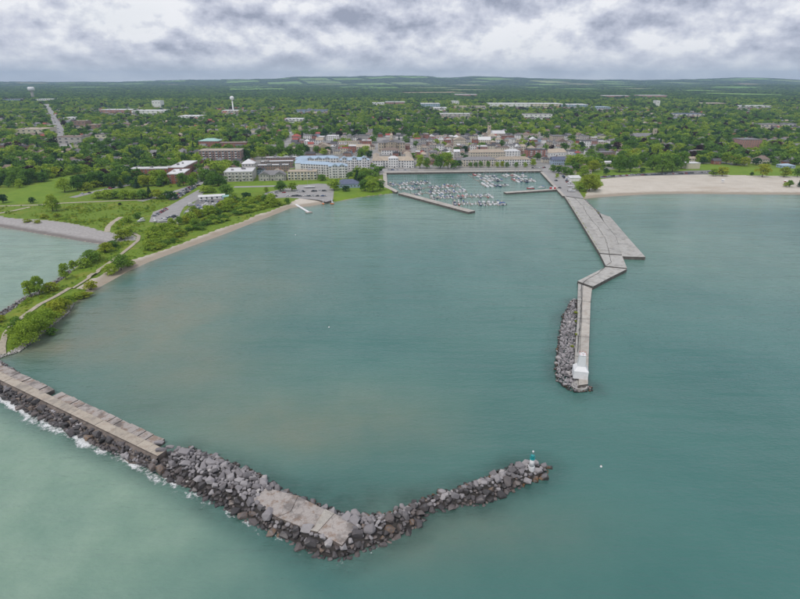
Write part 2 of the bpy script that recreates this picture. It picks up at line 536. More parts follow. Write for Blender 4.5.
def ground_mat():
    m, t, b, o = new_mat('ground')
    at = N(t, 'ShaderNodeAttribute', attribute_name='zone')
    sp = N(t, 'ShaderNodeSeparateColor')
    t.links.new(at.outputs['Color'], sp.inputs[0])
    far = N(t, 'ShaderNodeAttribute', attribute_name='farland')
    fs = N(t, 'ShaderNodeSeparateColor')
    t.links.new(far.outputs['Color'], fs.inputs[0])
    n1 = noise(t, 0.06, 6, 0.62, 'Pos')
    n2 = noise(t, 0.5, 5, 0.65, 'Pos')
    n3 = noise(t, 0.012, 3, 0.5, 'Pos')
    wild = mix_col(t, map_range(t, n2, 0.3, 0.75), (0.10, 0.185, 0.016), (0.20, 0.27, 0.03))
    wild = mix_col(t, map_range(t, noise(t, 0.2, 5, 0.7, 'Pos'), 0.55, 0.7, 0, 0.7), wild, (0.06, 0.12, 0.016))
    wild = mix_col(t, map_range(t, n1, 0.52, 0.72, 0, 0.75), wild, (0.27, 0.26, 0.045))
    lawn = mix_col(t, map_range(t, n1, 0.3, 0.7), (0.115, 0.215, 0.018), (0.19, 0.28, 0.028))
    lawn = mix_col(t, map_range(t, n2, 0.5, 0.8, 0, 0.5), lawn, (0.28, 0.33, 0.05))
    lawn = mix_col(t, map_range(t, noise(t, 0.22, 5, 0.7, 'Pos'), 0.54, 0.72, 0, 0.6), lawn, (0.09, 0.16, 0.02))
    sand = mix_col(t, map_range(t, n1, 0.3, 0.7), (0.52, 0.475, 0.405), (0.62, 0.575, 0.50))
    sand = mix_col(t, map_range(t, n2, 0.45, 0.8, 0, 0.4), sand, (0.42, 0.34, 0.25))
    trk = N(t, 'ShaderNodeMapping')
    trk.inputs['Scale'].default_value = (0.012, 0.09, 1)
    t.links.new(N(t, 'ShaderNodeNewGeometry').outputs['Position'], trk.inputs['Vector'])
    sand = mix_col(t, map_range(t, noise(t, 1.0, 5, 0.65, vec=trk.outputs[0]), 0.52, 0.68, 0, 0.55), sand, (0.38, 0.30, 0.22))
    pos = N(t, 'ShaderNodeNewGeometry')
    ps = N(t, 'ShaderNodeSeparateXYZ')
    t.links.new(pos.outputs['Position'], ps.inputs[0])
    damp = map_range(t, math_node(t, 'ADD', ps.outputs[2], math_node(t, 'MULTIPLY', math_node(t, 'SUBTRACT', n1, 0.5), 0.6)), 0.45, 0.95, 1, 0)
    sand = mix_col(t, math_node(t, 'MULTIPLY', damp, 0.7), sand, (0.27, 0.215, 0.155))
    peb = mix_col(t, map_range(t, n2, 0.3, 0.75), (0.30, 0.28, 0.27), (0.46, 0.44, 0.42))
    peb = mix_col(t, math_node(t, 'MULTIPLY', damp, 0.8), peb, (0.16, 0.14, 0.125))
    urb = mix_col(t, map_range(t, n2, 0.3, 0.75), (0.22, 0.215, 0.20), (0.34, 0.33, 0.31))
    edge = map_range(t, n2, 0.3, 0.7, -0.22, 0.22)

    def sel(s):
        return map_range(t, math_node(t, 'ADD', s, edge), 0.4, 0.6)
    c = mix_col(t, sel(sp.outputs[1]), wild, lawn)
    c = mix_col(t, sel(sp.outputs[2]), c, urb)
    c = mix_col(t, sel(fs.outputs[2]), c, peb)
    c = mix_col(t, sel(sp.outputs[0]), c, sand)
    # farmland: fields cut out of the woods, R = open field, G = which crop
    crop = ramp(t, fs.outputs[1], [(0.0, (0.14, 0.30, 0.04)), (0.35, (0.22, 0.40, 0.07)), (0.6, (0.14, 0.25, 0.04)), (0.8, (0.36, 0.26, 0.18)), (1.0, (0.28, 0.40, 0.10))])
    c = mix_col(t, sel(fs.outputs[0]), c, crop)
    t.links.new(c, b.inputs['Base Color'])
    b.inputs['Roughness'].default_value = 0.95
    b.inputs['Specular IOR Level'].default_value = 0.2
    bp = N(t, 'ShaderNodeBump', i_Strength=0.5, i_Distance=0.35)
    t.links.new(n2, bp.inputs['Height'])
    t.links.new(bp.outputs[0], b.inputs['Normal'])


ground_mat()


def water_mat():
    m, t, b, o = new_mat('water')
    at = N(t, 'ShaderNodeAttribute', attribute_name='tint')
    sp = N(t, 'ShaderNodeSeparateColor')
    t.links.new(at.outputs['Color'], sp.inputs[0])
    g = N(t, 'ShaderNodeNewGeometry')
    n1 = noise(t, 0.018, 5, 0.6, 'Pos')
    n2 = noise(t, 0.07, 5, 0.62, 'Pos')
    n3 = noise(t, 0.006, 3, 0.5, 'Pos')
    deep = mix_col(t, map_range(t, n1, 0.3, 0.7), (0.042, 0.148, 0.132), (0.066, 0.186, 0.165))
    deep = mix_col(t, map_range(t, n3, 0.4, 0.66, 0, 0.45), deep, (0.085, 0.185, 0.155))
    # milky sediment plus sky reflection painted on far water (R), brown bottom showing in the shallows (G), dark stones under water (B)
    silt_sheen = mix_col(t, map_range(t, n2, 0.3, 0.7), (0.185, 0.295, 0.222), (0.25, 0.36, 0.275))
    w = math_node(t, 'ADD', sp.outputs[0], math_node(t, 'MULTIPLY', math_node(t, 'SUBTRACT', n1, 0.5), math_node(t, 'MULTIPLY', sp.outputs[0], 1.4)), clamp=True)
    c = mix_col(t, w, deep, silt_sheen)
    w2 = math_node(t, 'MULTIPLY', sp.outputs[1], map_range(t, n1, 0.3, 0.66, 0.3, 1.15), clamp=True)
    c = mix_col(t, w2, c, (0.205, 0.195, 0.13))
    w3 = math_node(t, 'MULTIPLY', sp.outputs[2], map_range(t, n2, 0.3, 0.65, 0.2, 1.0), clamp=True)
    c = mix_col(t, math_node(t, 'MULTIPLY', w3, 0.75), c, (0.022, 0.055, 0.045))
    t.links.new(c, b.inputs['Base Color'])
    b.inputs['Roughness'].default_value = 0.10
    b.inputs['IOR'].default_value = 1.38
    # wind ripples: two trains with a slant plus fine chop
    mp = N(t, 'ShaderNodeMapping')
    mp.inputs['Rotation'].default_value = (0, 0, math.radians(14))
    mp.inputs['Scale'].default_value = (0.22, 1.0, 1.0)
    t.links.new(g.outputs['Position'], mp.inputs['Vector'])
    r1 = noise(t, 0.26, 4, 0.55, vec=mp.outputs[0])
    mp2 = N(t, 'ShaderNodeMapping')
    mp2.inputs['Rotation'].default_value = (0, 0, math.radians(-25))
    mp2.inputs['Scale'].default_value = (0.45, 1.0, 1.0)
    t.links.new(g.outputs['Position'], mp2.inputs['Vector'])
    r2 = noise(t, 0.9, 3, 0.55, vec=mp2.outputs[0])
    r3 = noise(t, 0.075, 3, 0.5, vec=mp.outputs[0])
    hgt = math_node(t, 'ADD', math_node(t, 'MULTIPLY', r1, 1.0), math_node(t, 'MULTIPLY', r2, 0.75))
    hgt = math_node(t, 'ADD', hgt, math_node(t, 'MULTIPLY', r3, 3.2))
    bp = N(t, 'ShaderNodeBump', i_Strength=0.6, i_Distance=0.75)
    t.links.new(hgt, bp.inputs['Height'])
    t.links.new(bp.outputs[0], b.inputs['Normal'])


water_mat()


def foam_mat():
    m, t, b, o = new_mat('foam')
    at = N(t, 'ShaderNodeAttribute', attribute_name='amount')
    n1 = noise(t, 0.8, 6, 0.75, 'Pos')
    n2 = noise(t, 0.17, 3, 0.5, 'Pos')
    v = math_node(t, 'ADD', math_node(t, 'MULTIPLY', n1, 0.9), math_node(t, 'MULTIPLY', n2, 0.7))
    v = math_node(t, 'SUBTRACT', v, 0.13)
    v = math_node(t, 'ADD', v, math_node(t, 'MULTIPLY', at.outputs['Fac'], 0.55))
    a = map_range(t, v, 1.0, 1.18, 0.0, 0.9)
    b.inputs['Base Color'].default_value = (0.82, 0.84, 0.84, 1)
    b.inputs['Roughness'].default_value = 0.9
    t.links.new(a, b.inputs['Alpha'])


foam_mat()

# ------------------------------------------------------------------ mesh helpers


class MB:
    def __init__(s):
        s.v, s.f, s.m, s.mats = [], [], [], []

    def mi(s, mat):
        if mat not in s.mats:
            s.mats.append(mat)
        return s.mats.index(mat)

    def add(s, vs_, fs_, mat):
        o = len(s.v)
        k = s.mi(mat)
        s.v += [tuple(p) for p in vs_]
        for f in fs_:
            s.f.append(tuple(i + o for i in f))
            s.m.append(k)

    def box(s, x0, x1, y0, y1, z0, z1, mat, bottom=True):
        v = [(x0, y0, z0), (x1, y0, z0), (x1, y1, z0), (x0, y1, z0), (x0, y0, z1), (x1, y0, z1), (x1, y1, z1), (x0, y1, z1)]
        f = [(4, 5, 6, 7), (0, 1, 5, 4), (1, 2, 6, 5), (2, 3, 7, 6), (3, 0, 4, 7)]
        if bottom:
            f.append((3, 2, 1, 0))
        s.add(v, f, mat)

    def prism(s, poly, z0, z1, mat, side=None, bottom=False):
        """poly anticlockwise seen from above"""
        if sum(poly[i][0] * poly[(i + 1) % len(poly)][1] - poly[(i + 1) % len(poly)][0] * poly[i][1] for i in range(len(poly))) < 0:
            poly = poly[::-1]
        n = len(poly)
        v = [(x, y, z0) for x, y in poly] + [(x, y, z1) for x, y in poly]
        s.add(v, [tuple(range(n, 2 * n))], mat)
        s.add(v, [(i, (i + 1) % n, n + (i + 1) % n, n + i) for i in range(n)], side or mat)
        if bottom:
            s.add(v, [tuple(range(n - 1, -1, -1))], side or mat)

    def rings(s, rings, mat, cap=True):
        """rings: list of lists of points, equal length"""
        n = len(rings[0])
        v = [p for r in rings for p in r]
        f = []
        for k in range(len(rings) - 1):
            for i in range(n):
                j = (i + 1) % n
                f.append((k * n + i, k * n + j, (k + 1) * n + j, (k + 1) * n + i))
        if cap:
            f.append(tuple(range(n - 1, -1, -1)))
            f.append(tuple((len(rings) - 1) * n + i for i in range(n)))
        s.add(v, f, mat)

    def lathe(s, prof, mat, seg=12, cx=0, cy=0):
        s.rings([[(cx + r * math.cos(2 * math.pi * i / seg), cy + r * math.sin(2 * math.pi * i / seg), z) for i in range(seg)] for r, z in prof], mat)

    def tube(s, a, b, r0, r1, mat, seg=6):
        a, b = Vector(a), Vector(b)
        d = (b - a).normalized()
        u = d.orthogonal().normalized()
        w = d.cross(u)
        s.rings([[tuple(p + (u * math.cos(2 * math.pi * i / seg) + w * math.sin(2 * math.pi * i / seg)) * r) for i in range(seg)] for p, r in ((a, r0), (b, r1))], mat)

    def mesh(s, name, smooth=False):
        me = bpy.data.meshes.new(name)
        me.from_pydata(s.v, [], s.f)
        for k in s.mats:
            me.materials.append(MATS[k])
        if len(s.mats) > 1:
            me.polygons.foreach_set('material_index', s.m)
        if smooth:
            me.polygons.foreach_set('use_smooth', [True] * len(me.polygons))
        me.update()
        return me


def obj(name, mesh, parent=None, loc=None, rz=0.0, scale=None):
    o = bpy.data.objects.new(name, mesh)
    C.objects.link(o)
    if parent is not None:
        o.parent = parent
    if loc is not None:
        o.location = loc
    if rz:
        o.rotation_euler = (0, 0, rz)
    if scale is not None:
        o.scale = (scale,) * 3 if isinstance(scale, (int, float)) else scale
    return o


def tag(o, label=None, cat=None, group=None, kind=None):
    if label:
        o['label'] = label
    if cat:
        o['category'] = cat
    if group:
        o['group'] = group
    if kind:
        o['kind'] = kind
    return o


def thing(name, label, cat, loc=(0, 0, 0), rz=0.0, group=None, scale=None):
    return tag(obj(name, None, None, loc, rz, scale), label, cat, group)


# occupancy map: where trees and houses must not stand
OX0, OY0, ORES = -2600.0, 380.0, 4.0
OCC = np.zeros((1300, 800), bool)


def occ_poly(poly, pad=0.0):
    cx = sum(p[0] for p in poly) / len(poly)
    cy = sum(p[1] for p in poly) / len(poly)
    if pad:
        q = []
        for x, y in poly:
            L = math.hypot(x - cx, y - cy) + 1e-6
            q.append((x + (x - cx) / L * pad, y + (y - cy) / L * pad))
        poly = q
    xs, ys = [p[0] for p in poly], [p[1] for p in poly]
    i0, i1 = max(0, int((min(xs) - OX0) / ORES)), min(OCC.shape[0], int((max(xs) - OX0) / ORES) + 2)
    j0, j1 = max(0, int((min(ys) - OY0) / ORES)), min(OCC.shape[1], int((max(ys) - OY0) / ORES) + 2)
    if i1 <= i0 or j1 <= j0:
        return
    gx, gy = np.meshgrid(OX0 + ORES * np.arange(i0, i1), OY0 + ORES * np.arange(j0, j1), indexing='ij')
    OCC[i0:i1, j0:j1] |= inside(gx, gy, poly)


def occ_at(x, y):
    i = np.clip(((np.asarray(x) - OX0) / ORES + 0.5).astype(int), 0, OCC.shape[0] - 1)
    j = np.clip(((np.asarray(y) - OY0) / ORES + 0.5).astype(int), 0, OCC.shape[1] - 1)
    return OCC[i, j]

# ------------------------------------------------------------------ ground and water


def axis(dense0, dense1, step, lo, hi, grow=1.10, cap=220.0):
    a = list(np.arange(dense0, dense1 + 0.01, step))
    s, x = step, dense1
    while x < hi:
        s = min(s * grow, cap)
        x += s
        a.append(x)
    s, x = step, dense0
    while x > lo:
        s = min(s * grow, cap)
        x -= s
        a.insert(0, x)
    return np.array(a)


def grid_mesh(name, xs, ys, zs):
    nx, ny = len(xs), len(ys)
    gx, gy = np.meshgrid(xs, ys, indexing='ij')
    v = np.stack([gx.ravel(), gy.ravel(), zs.ravel()], 1)
    i, j = np.meshgrid(np.arange(nx - 1), np.arange(ny - 1), indexing='ij')
    a = (i * ny + j).ravel()
    f = np.stack([a, a + ny, a + ny + 1, a + 1], 1)
    me = bpy.data.meshes.new(name)
    me.vertices.add(len(v))
    me.vertices.foreach_set('co', v.ravel().astype(np.float32))
    me.loops.add(f.size)
    me.loops.foreach_set('vertex_index', f.ravel().astype(np.int32))
    me.polygons.add(len(f))
    me.polygons.foreach_set('loop_start', np.arange(0, f.size, 4, dtype=np.int32))
    me.polygons.foreach_set('use_smooth', np.ones(len(f), bool))
    me.update(calc_edges=True)
    return me


def color_attr(me, name, r, g, b):
    a = me.attributes.new(name, 'FLOAT_COLOR', 'POINT')
    c = np.ones((len(r.ravel()), 4), np.float32)
    c[:, 0], c[:, 1], c[:, 2] = r.ravel(), g.ravel(), b.ravel()
    a.data.foreach_set('color', c.ravel())


def pxpoly(pts, z=2.0):
    return [P(a, b, z) for a, b in pts]


LAWNS = [[(-60, 200), (-20, 195), (4, 194), (30, 186), (58, 177), (91, 174.5), (96, 178), (80, 186), (61, 194), (58, 202), (4, 204)],
         [(186, 190), (240, 180.5), (330, 181), (330, 184), (300, 184), (268, 191), (228, 194)],
         [(334, 190), (345, 186), (384, 186), (390, 190), (388, 193), (360, 197), (336, 199.5)],
         [(408, 171.2), (541, 169), (541, 170.5), (408, 172)],
         [(418, 168), (530, 167), (530, 168.6), (418, 170)],
         [(596, 172), (640, 170), (690, 168), (690, 164), (760, 168), (830, 170), (830, 177), (720, 176), (600, 176)]]
URBAN = [[(196, 186), (240, 170), (300, 168), (360, 178), (384, 174), (541, 172), (560, 172), (640, 168), (640, 146), (560, 134), (420, 132), (280, 134), (196, 152)]]
SAND = [[(583, 200), (588, 190), (604, 186), (600, 180), (622, 177.5), (650, 176.3), (700, 175.2), (800, 177), (1000, 178.5), (1500, 181), (1500, 199), (800, 197)],
        [(290, 203), (300, 199), (322, 199.5), (334, 201), (330, 204), (292, 209)]]


def build_ground():
    xs = axis(-430, 480, 2.6, -13500, 13500, 1.085, 210)
    ys = axis(150, 800, 2.6, 60, 14800, 1.05, 150)
    gx, gy = np.meshgrid(xs, ys, indexing='ij')
    info = coast_info(gx.ravel(), gy.ravel())
    d, idx = info
    z = ground_h(gx.ravel(), gy.ravel(), info)
    x, y = gx.ravel(), gy.ravel()
    inner = (d > 3) & (y < 900)
    me = grid_mesh('ground', xs, ys, z.reshape(gx.shape))
    kinds = np.array(CK)[np.clip(idx, 0, len(CK) - 1)]
    near = y < 1300

    def zone(polys, z0=2.0):
        r = np.zeros(x.shape)
        for p in polys:
            r[near] = np.maximum(r[near], inside(x[near], y[near], pxpoly(p, z0)).astype(float))
        return r
    sand = zone(SAND, 1.0)
    sand = np.maximum(sand, ((kinds == 's') & (d < 9.0 + 5 * fbm(x / 25, y / 25, 3, 2)) & (x < 0)).astype(float))
    sand[d < 0] = 1.0
    lawn = zone(LAWNS)
    urb = zone(URBAN)
    peb = ((kinds == 'p') & (d < 17 + 16 * fbm(x / 60, y / 60, 8, 2))).astype(float)
    color_attr(me, 'zone', sand, lawn, urb)
    fld, crop = field_mask(x, y)
    color_attr(me, 'farland', fld, crop, peb)
    me.materials.append(MATS['ground'])
    tag(obj('ground', me), kind='structure')


def field_mask(x, y):
    """farmland cut into rectangular fields: 1 = open field; second value picks the crop"""
    a = math.radians(17)
    u = x * math.cos(a) + y * math.sin(a)
    v = -x * math.sin(a) + y * math.cos(a)
    ci, cj = np.floor(u / 620.0), np.floor(v / 900.0)
    h1 = vnoise(ci * 7.13 + 0.5, cj * 3.7 + 0.5, 41)
    h2 = vnoise(ci * 5.31 + 0.5, cj * 9.1 + 0.5, 57)
    fu, fv = u / 620.0 - ci, v / 900.0 - cj
    edge = (fu > 0.05) & (fu < 0.95) & (fv > 0.05) & (fv < 0.95)
    dens = np.clip((y - 2300) / 2200.0, 0, 1)
    f = (h1 < 0.36 * dens + 0.16 * np.clip((y - 6500) / 3000, 0, 1)) & edge & (y > 2300)
    return f.astype(float), h2


build_ground()


def strip_poly(pts, w):
    """polyline to a closed outline of even width"""
    L, R = [], []
    for i, p in enumerate(pts):
        a = Vector(pts[max(0, i - 1)])
        b = Vector(pts[min(len(pts) - 1, i + 1)])
        d = (b - a).normalized()
        n = Vector((-d.y, d.x))
        wi = w[i] if isinstance(w, (list, tuple)) else w
        L.append((p[0] + n.x * wi / 2, p[1] + n.y * wi / 2))
        R.append((p[0] - n.x * wi / 2, p[1] - n.y * wi / 2))
    return L, R


def resample(pts, step):
    out = [pts[0]]
    for a, b in zip(pts, pts[1:]):
        n = max(1, int(math.hypot(b[0] - a[0], b[1] - a[1]) / step))
        for k in range(1, n + 1):
            out.append((a[0] + (b[0] - a[0]) * k / n, a[1] + (b[1] - a[1]) * k / n))
    return out


def road(name, pts, w, mat, lift=0.06, step=6.0, curve=0.0):
    pts = resample(pts, step)
    L, R = strip_poly(pts, w)
    mb = MB()
    n = len(pts)
    mids = [((a[0] + b[0]) / 2, (a[1] + b[1]) / 2) for a, b in zip(L, R)]
    z = ground_h([p[0] for p in mids], [p[1] for p in mids])
    zl = ground_h([p[0] for p in L], [p[1] for p in L])
    zr = ground_h([p[0] for p in R], [p[1] for p in R])
    v = [(L[i][0], L[i][1], max(zl[i], z[i], zr[i]) + lift) for i in range(n)] + [(R[i][0], R[i][1], max(zr[i], z[i], zl[i]) + lift) for i in range(n)]
    mb.add(v, [(i, n + i, n + i + 1, i + 1) for i in range(n - 1)], mat)
    o = tag(obj(name, mb.mesh(name)), kind='structure')
    for i in range(n - 1):
        occ_poly([L[i], L[i + 1], R[i + 1], R[i]], 2.0)
    return o


def sheet(name, poly, z, mat):
    mb = MB()
    if sum(poly[i][0] * poly[(i + 1) % len(poly)][1] - poly[(i + 1) % len(poly)][0] * poly[i][1] for i in range(len(poly))) < 0:
        poly = poly[::-1]
    mb.add([(x, y, z) for x, y in poly], [tuple(range(len(poly)))], mat)
    occ_poly(poly, 1.0)
    return tag(obj(name, mb.mesh(name)), kind='structure')

# ------------------------------------------------------------------ breakwater outlines (also used to tint the water)
WB_UP = [(172, 451), (190, 447), (214, 455.5), (232, 462.5), (258, 472.5), (286, 491), (304, 498), (322, 505), (342, 512), (362, 516),
         (390, 512), (425, 498), (455, 488), (490, 475), (517, 462.5), (540, 463), (551, 468)]
WB_LO = [(545, 477), (515, 491), (485, 506), (465, 506), (447, 511), (430, 511), (420, 527), (387, 544), (366, 551), (346, 560), (332, 561),
         (316, 557), (296, 547), (268, 532), (250, 523), (208, 501), (166, 479), (158, 466)]
PILE = [P(a, b) for a, b in WB_UP + WB_LO]
FLANK = [P(a, b) for a, b in [(-80, 340), (-40, 358), (0, 379), (37, 396), (88, 421), (130, 443), (165, 459), (172, 481), (125, 460.5), (82, 440),
                              (40, 419.5), (19, 409), (0, 396.5), (-40, 373), (-80, 355)]]
EASTRUB = [P(a, b) for a, b in [(572, 300), (577, 300), (577, 345), (575, 380), (580, 386), (592, 387), (593, 391), (575, 393), (563, 387), (556, 380),
                                (555, 362), (558, 345), (560, 330), (563, 315)]]


def build_water():
    xs = axis(-330, 420, 3.0, -13500, 13500, 1.12, 500)
    ys = axis(75, 640, 3.0, -3200, 1500, 1.12, 500)
    gx, gy = np.meshgrid(xs, ys, indexing='ij')
    x, y = gx.ravel(), gy.ravel()
    me = grid_mesh('water', xs, ys, np.zeros(gx.shape))
    silt_sheen = np.zeros(x.shape)

    def blob(px, py, rx, ry, amp):
        cx, cy = P(px, py)
        return amp * np.exp(-((x - cx) / rx) ** 2 - ((y - cy) / ry) ** 2)
    # lake side of the west breakwater
    side = np.array(P(0, 390)), np.array(P(160, 470))
    e = side[1] - side[0]
    sd = ((x - side[0][0]) * e[1] - (y - side[0][1]) * e[0]) / np.hypot(*e)       # positive south of the line
    outer = np.clip(sd / 14.0, 0, 1) * np.clip((40 - x) / 110.0, 0, 1)
    silt_sheen = 0.66 * outer
    silt_sheen = silt_sheen + blob(20, 480, 60, 45, 0.35) + blob(120, 560, 60, 30, 0.25)
    silt_sheen = silt_sheen - blob(330, 575, 70, 22, 0.25)
    west = np.clip((y - 200) / 60, 0, 1) * np.clip((-150 - x) / 30, 0, 1)
    wl = [P(a, b) for a, b in [(-400, 320), (-70, 345), (0, 317), (41, 293), (80, 264), (103, 244), (0, 227), (-400, 150)]]
    silt_sheen = np.maximum(silt_sheen, 1.0 * inside(x, y, wl))
    silt_sheen = silt_sheen + blob(330, 415, 75, 34, 0.33) + blob(200, 300, 45, 80, 0.26) + blob(470, 560, 55, 25, 0.20)
    silt_sheen = silt_sheen + blob(140, 330, 40, 40, 0.2) + blob(760, 200, 190, 40, 0.75) + blob(720, 250, 120, 110, 0.28) + blob(360, 215, 120, 70, 0.34) + blob(480, 195, 160, 120, 0.48) + blob(600, 240, 170, 110, 0.14) - blob(640, 520, 110, 60, 0.4) + blob(560, 300, 60, 60, 0.10)  # pale blobs on far harbour and right-hand water paint in reflected sky
    silt_sheen = silt_sheen * np.where(y < -50, 0.4, 1)
    silt_sheen = np.clip(silt_sheen, 0, 1)
    info = coast_info(x, y)
    d = -info[0]
    kk = np.array(CK)[np.clip(info[1], 0, len(CK) - 1)]
    wid = np.where(kk == 'q', 4.0, np.where(kk == 's', 15.0, 9.0))
    shal = np.clip(1 - d / wid, 0, 1) ** 1.5 * 0.8
    shal = np.clip(shal + blob(60, 345, 24, 16, 0.55) + blob(300, 425, 40, 18, 0.35) + blob(420, 545, 40, 14, 0.25) + blob(130, 320, 50, 55, 0.62) + blob(330, 420, 60, 28, 0.30) + blob(230, 290, 60, 70, 0.36) + blob(190, 370, 40, 30, 0.3) + blob(440, 520, 40, 12, 0.3), 0, 1)
    dr = np.minimum(np.minimum(seg_dist(x, y, PILE, True)[0], seg_dist(x, y, FLANK, True)[0]), seg_dist(x, y, EASTRUB, True)[0])
    stone = np.clip(1 - dr / 8.0, 0, 1)
    inside_band = blob(330, 500, 34, 10, 0.6) + blob(130, 410, 30, 16, 0.45)
    color_attr(me, 'tint', silt_sheen, shal, np.clip(stone + inside_band, 0, 1))
    me.materials.append(MATS['water'])
    tag(obj('water', me), kind='structure')


build_water()

# rock shapes: angular quarry stones, convex hulls of a few points on a squashed box


def rock_mesh(seed, n=19):
    r = random.Random(seed)
    bm = bmesh.new()
    for k in range(n):
        p = Vector((r.uniform(-1, 1), r.uniform(-1, 1), r.uniform(-1, 1)))
        m = max(abs(p.x), abs(p.y), abs(p.z))
        p = p / m * r.uniform(0.82, 1.0)
        p = p.lerp(p.normalized(), 0.5)
        bm.verts.new((p.x * 0.5, p.y * 0.5 * r.uniform(0.8, 1), p.z * 0.5))
    h = bmesh.ops.convex_hull(bm, input=bm.verts)
    bmesh.ops.delete(bm, geom=list({g for g in h['geom_interior'] + h['geom_unused'] if isinstance(g, bmesh.types.BMVert)}), context='VERTS')
    me = bpy.data.meshes.new('rock')
    bm.to_mesh(me)
    bm.free()
    me.materials.append(MATS['rock'])
    return me


ROCKS = [rock_mesh(100 + k) for k in range(14)]
ROCKV = []
for me in ROCKS:
    ROCKV.append((np.array([v.co[:] for v in me.vertices]), [tuple(p.vertices) for p in me.polygons]))


def darts(poly, rmin, rmax, tries, seed, reject=None, edge_small=True):
    """stones of varied size packed in an outline"""
    r = np.random.default_rng(seed)
    xs, ys = [p[0] for p in poly], [p[1] for p in poly]
    pts = []
    cell = {}
    X, Y = r.uniform(min(xs), max(xs), tries), r.uniform(min(ys), max(ys), tries)
    ok = inside(X, Y, poly)
    if reject is not None:
        ok &= ~reject(X, Y)
    X, Y = X[ok], Y[ok]
    S = rmin + (rmax - rmin) * r.random(len(X)) ** 1.4
    n = len(X)
    shrink = np.where(np.arange(n) < n * 0.4, 1.0, np.where(np.arange(n) < n * 0.75, 0.75, 0.55))
    S = np.maximum(S * shrink, rmin * 0.75)
    q = rmax * 2
    for x, y, s in zip(X, Y, S):
        i, j = int(x // q), int(y // q)
        bad = False
        for a in (-1, 0, 1):
            for b in (-1, 0, 1):
                for (u, v, w) in cell.get((i + a, j + b), ()):
                    if (u - x) ** 2 + (v - y) ** 2 < (0.72 * (w + s)) ** 2:
                        bad = True
                        break
        if not bad:
            cell.setdefault((i, j), []).append((x, y, s))
            pts.append((x, y, s))
    return pts


def rot_mat(rx, ry, rz):
    return np.array((Matrix.Rotation(rz, 3, 'Z') @ Matrix.Rotation(ry, 3, 'Y') @ Matrix.Rotation(rx, 3, 'X')))


WETROCKS = []
for me in ROCKS:
    q = me.copy()
    q.materials.clear()
    q.materials.append(MATS['rock_wet'])
    WETROCKS.append(q)


def lay_rocks(root, pts, zfun, seed, limit=300, name='rock', flat=0.75, wet=None):
    """the first `limit` biggest-looking stones singly, the remainder joined"""
    r = random.Random(seed)
    pts = sorted(pts, key=lambda p: -(p[2] / math.hypot(p[0], p[1], CAM_Z)))
    V, F, MI, off = [], [], [], 0
    for k, (x, y, s) in enumerate(pts):
        kind = r.randrange(len(ROCKS))
        sc3 = (2 * s * r.uniform(0.95, 1.3), 2 * s * r.uniform(0.85, 1.1), 2 * s * flat * r.uniform(0.7, 1.1))
        e = (r.uniform(-0.45, 0.45), r.uniform(-0.45, 0.45), r.uniform(0, 6.28))
        z = zfun(x, y) + r.uniform(-0.15, 0.25) * s
        if k < limit:
            o = obj(name, (WETROCKS if wet and wet(x, y) else ROCKS)[kind], root, (x, y, z))
            o.rotation_euler = e
            o.scale = sc3
        else:
            v, f = ROCKV[kind]
            w = (v * np.array(sc3)) @ rot_mat(*e).T + np.array((x, y, z))
            V.append(w)
            F += [tuple(i + off for i in q) for q in f]
            MI += [1 if wet and wet(x, y) else 0] * len(f)
            off += len(v)
    if V:
        me = bpy.data.meshes.new('rubble')
        me.from_pydata(np.concatenate(V).tolist(), [], F)
        me.materials.append(MATS['rock'])
        me.materials.append(MATS['rock_wet'])
        me.polygons.foreach_set('material_index', MI)
        o = obj('rubble', me, root)
        o['kind'] = 'stuff'


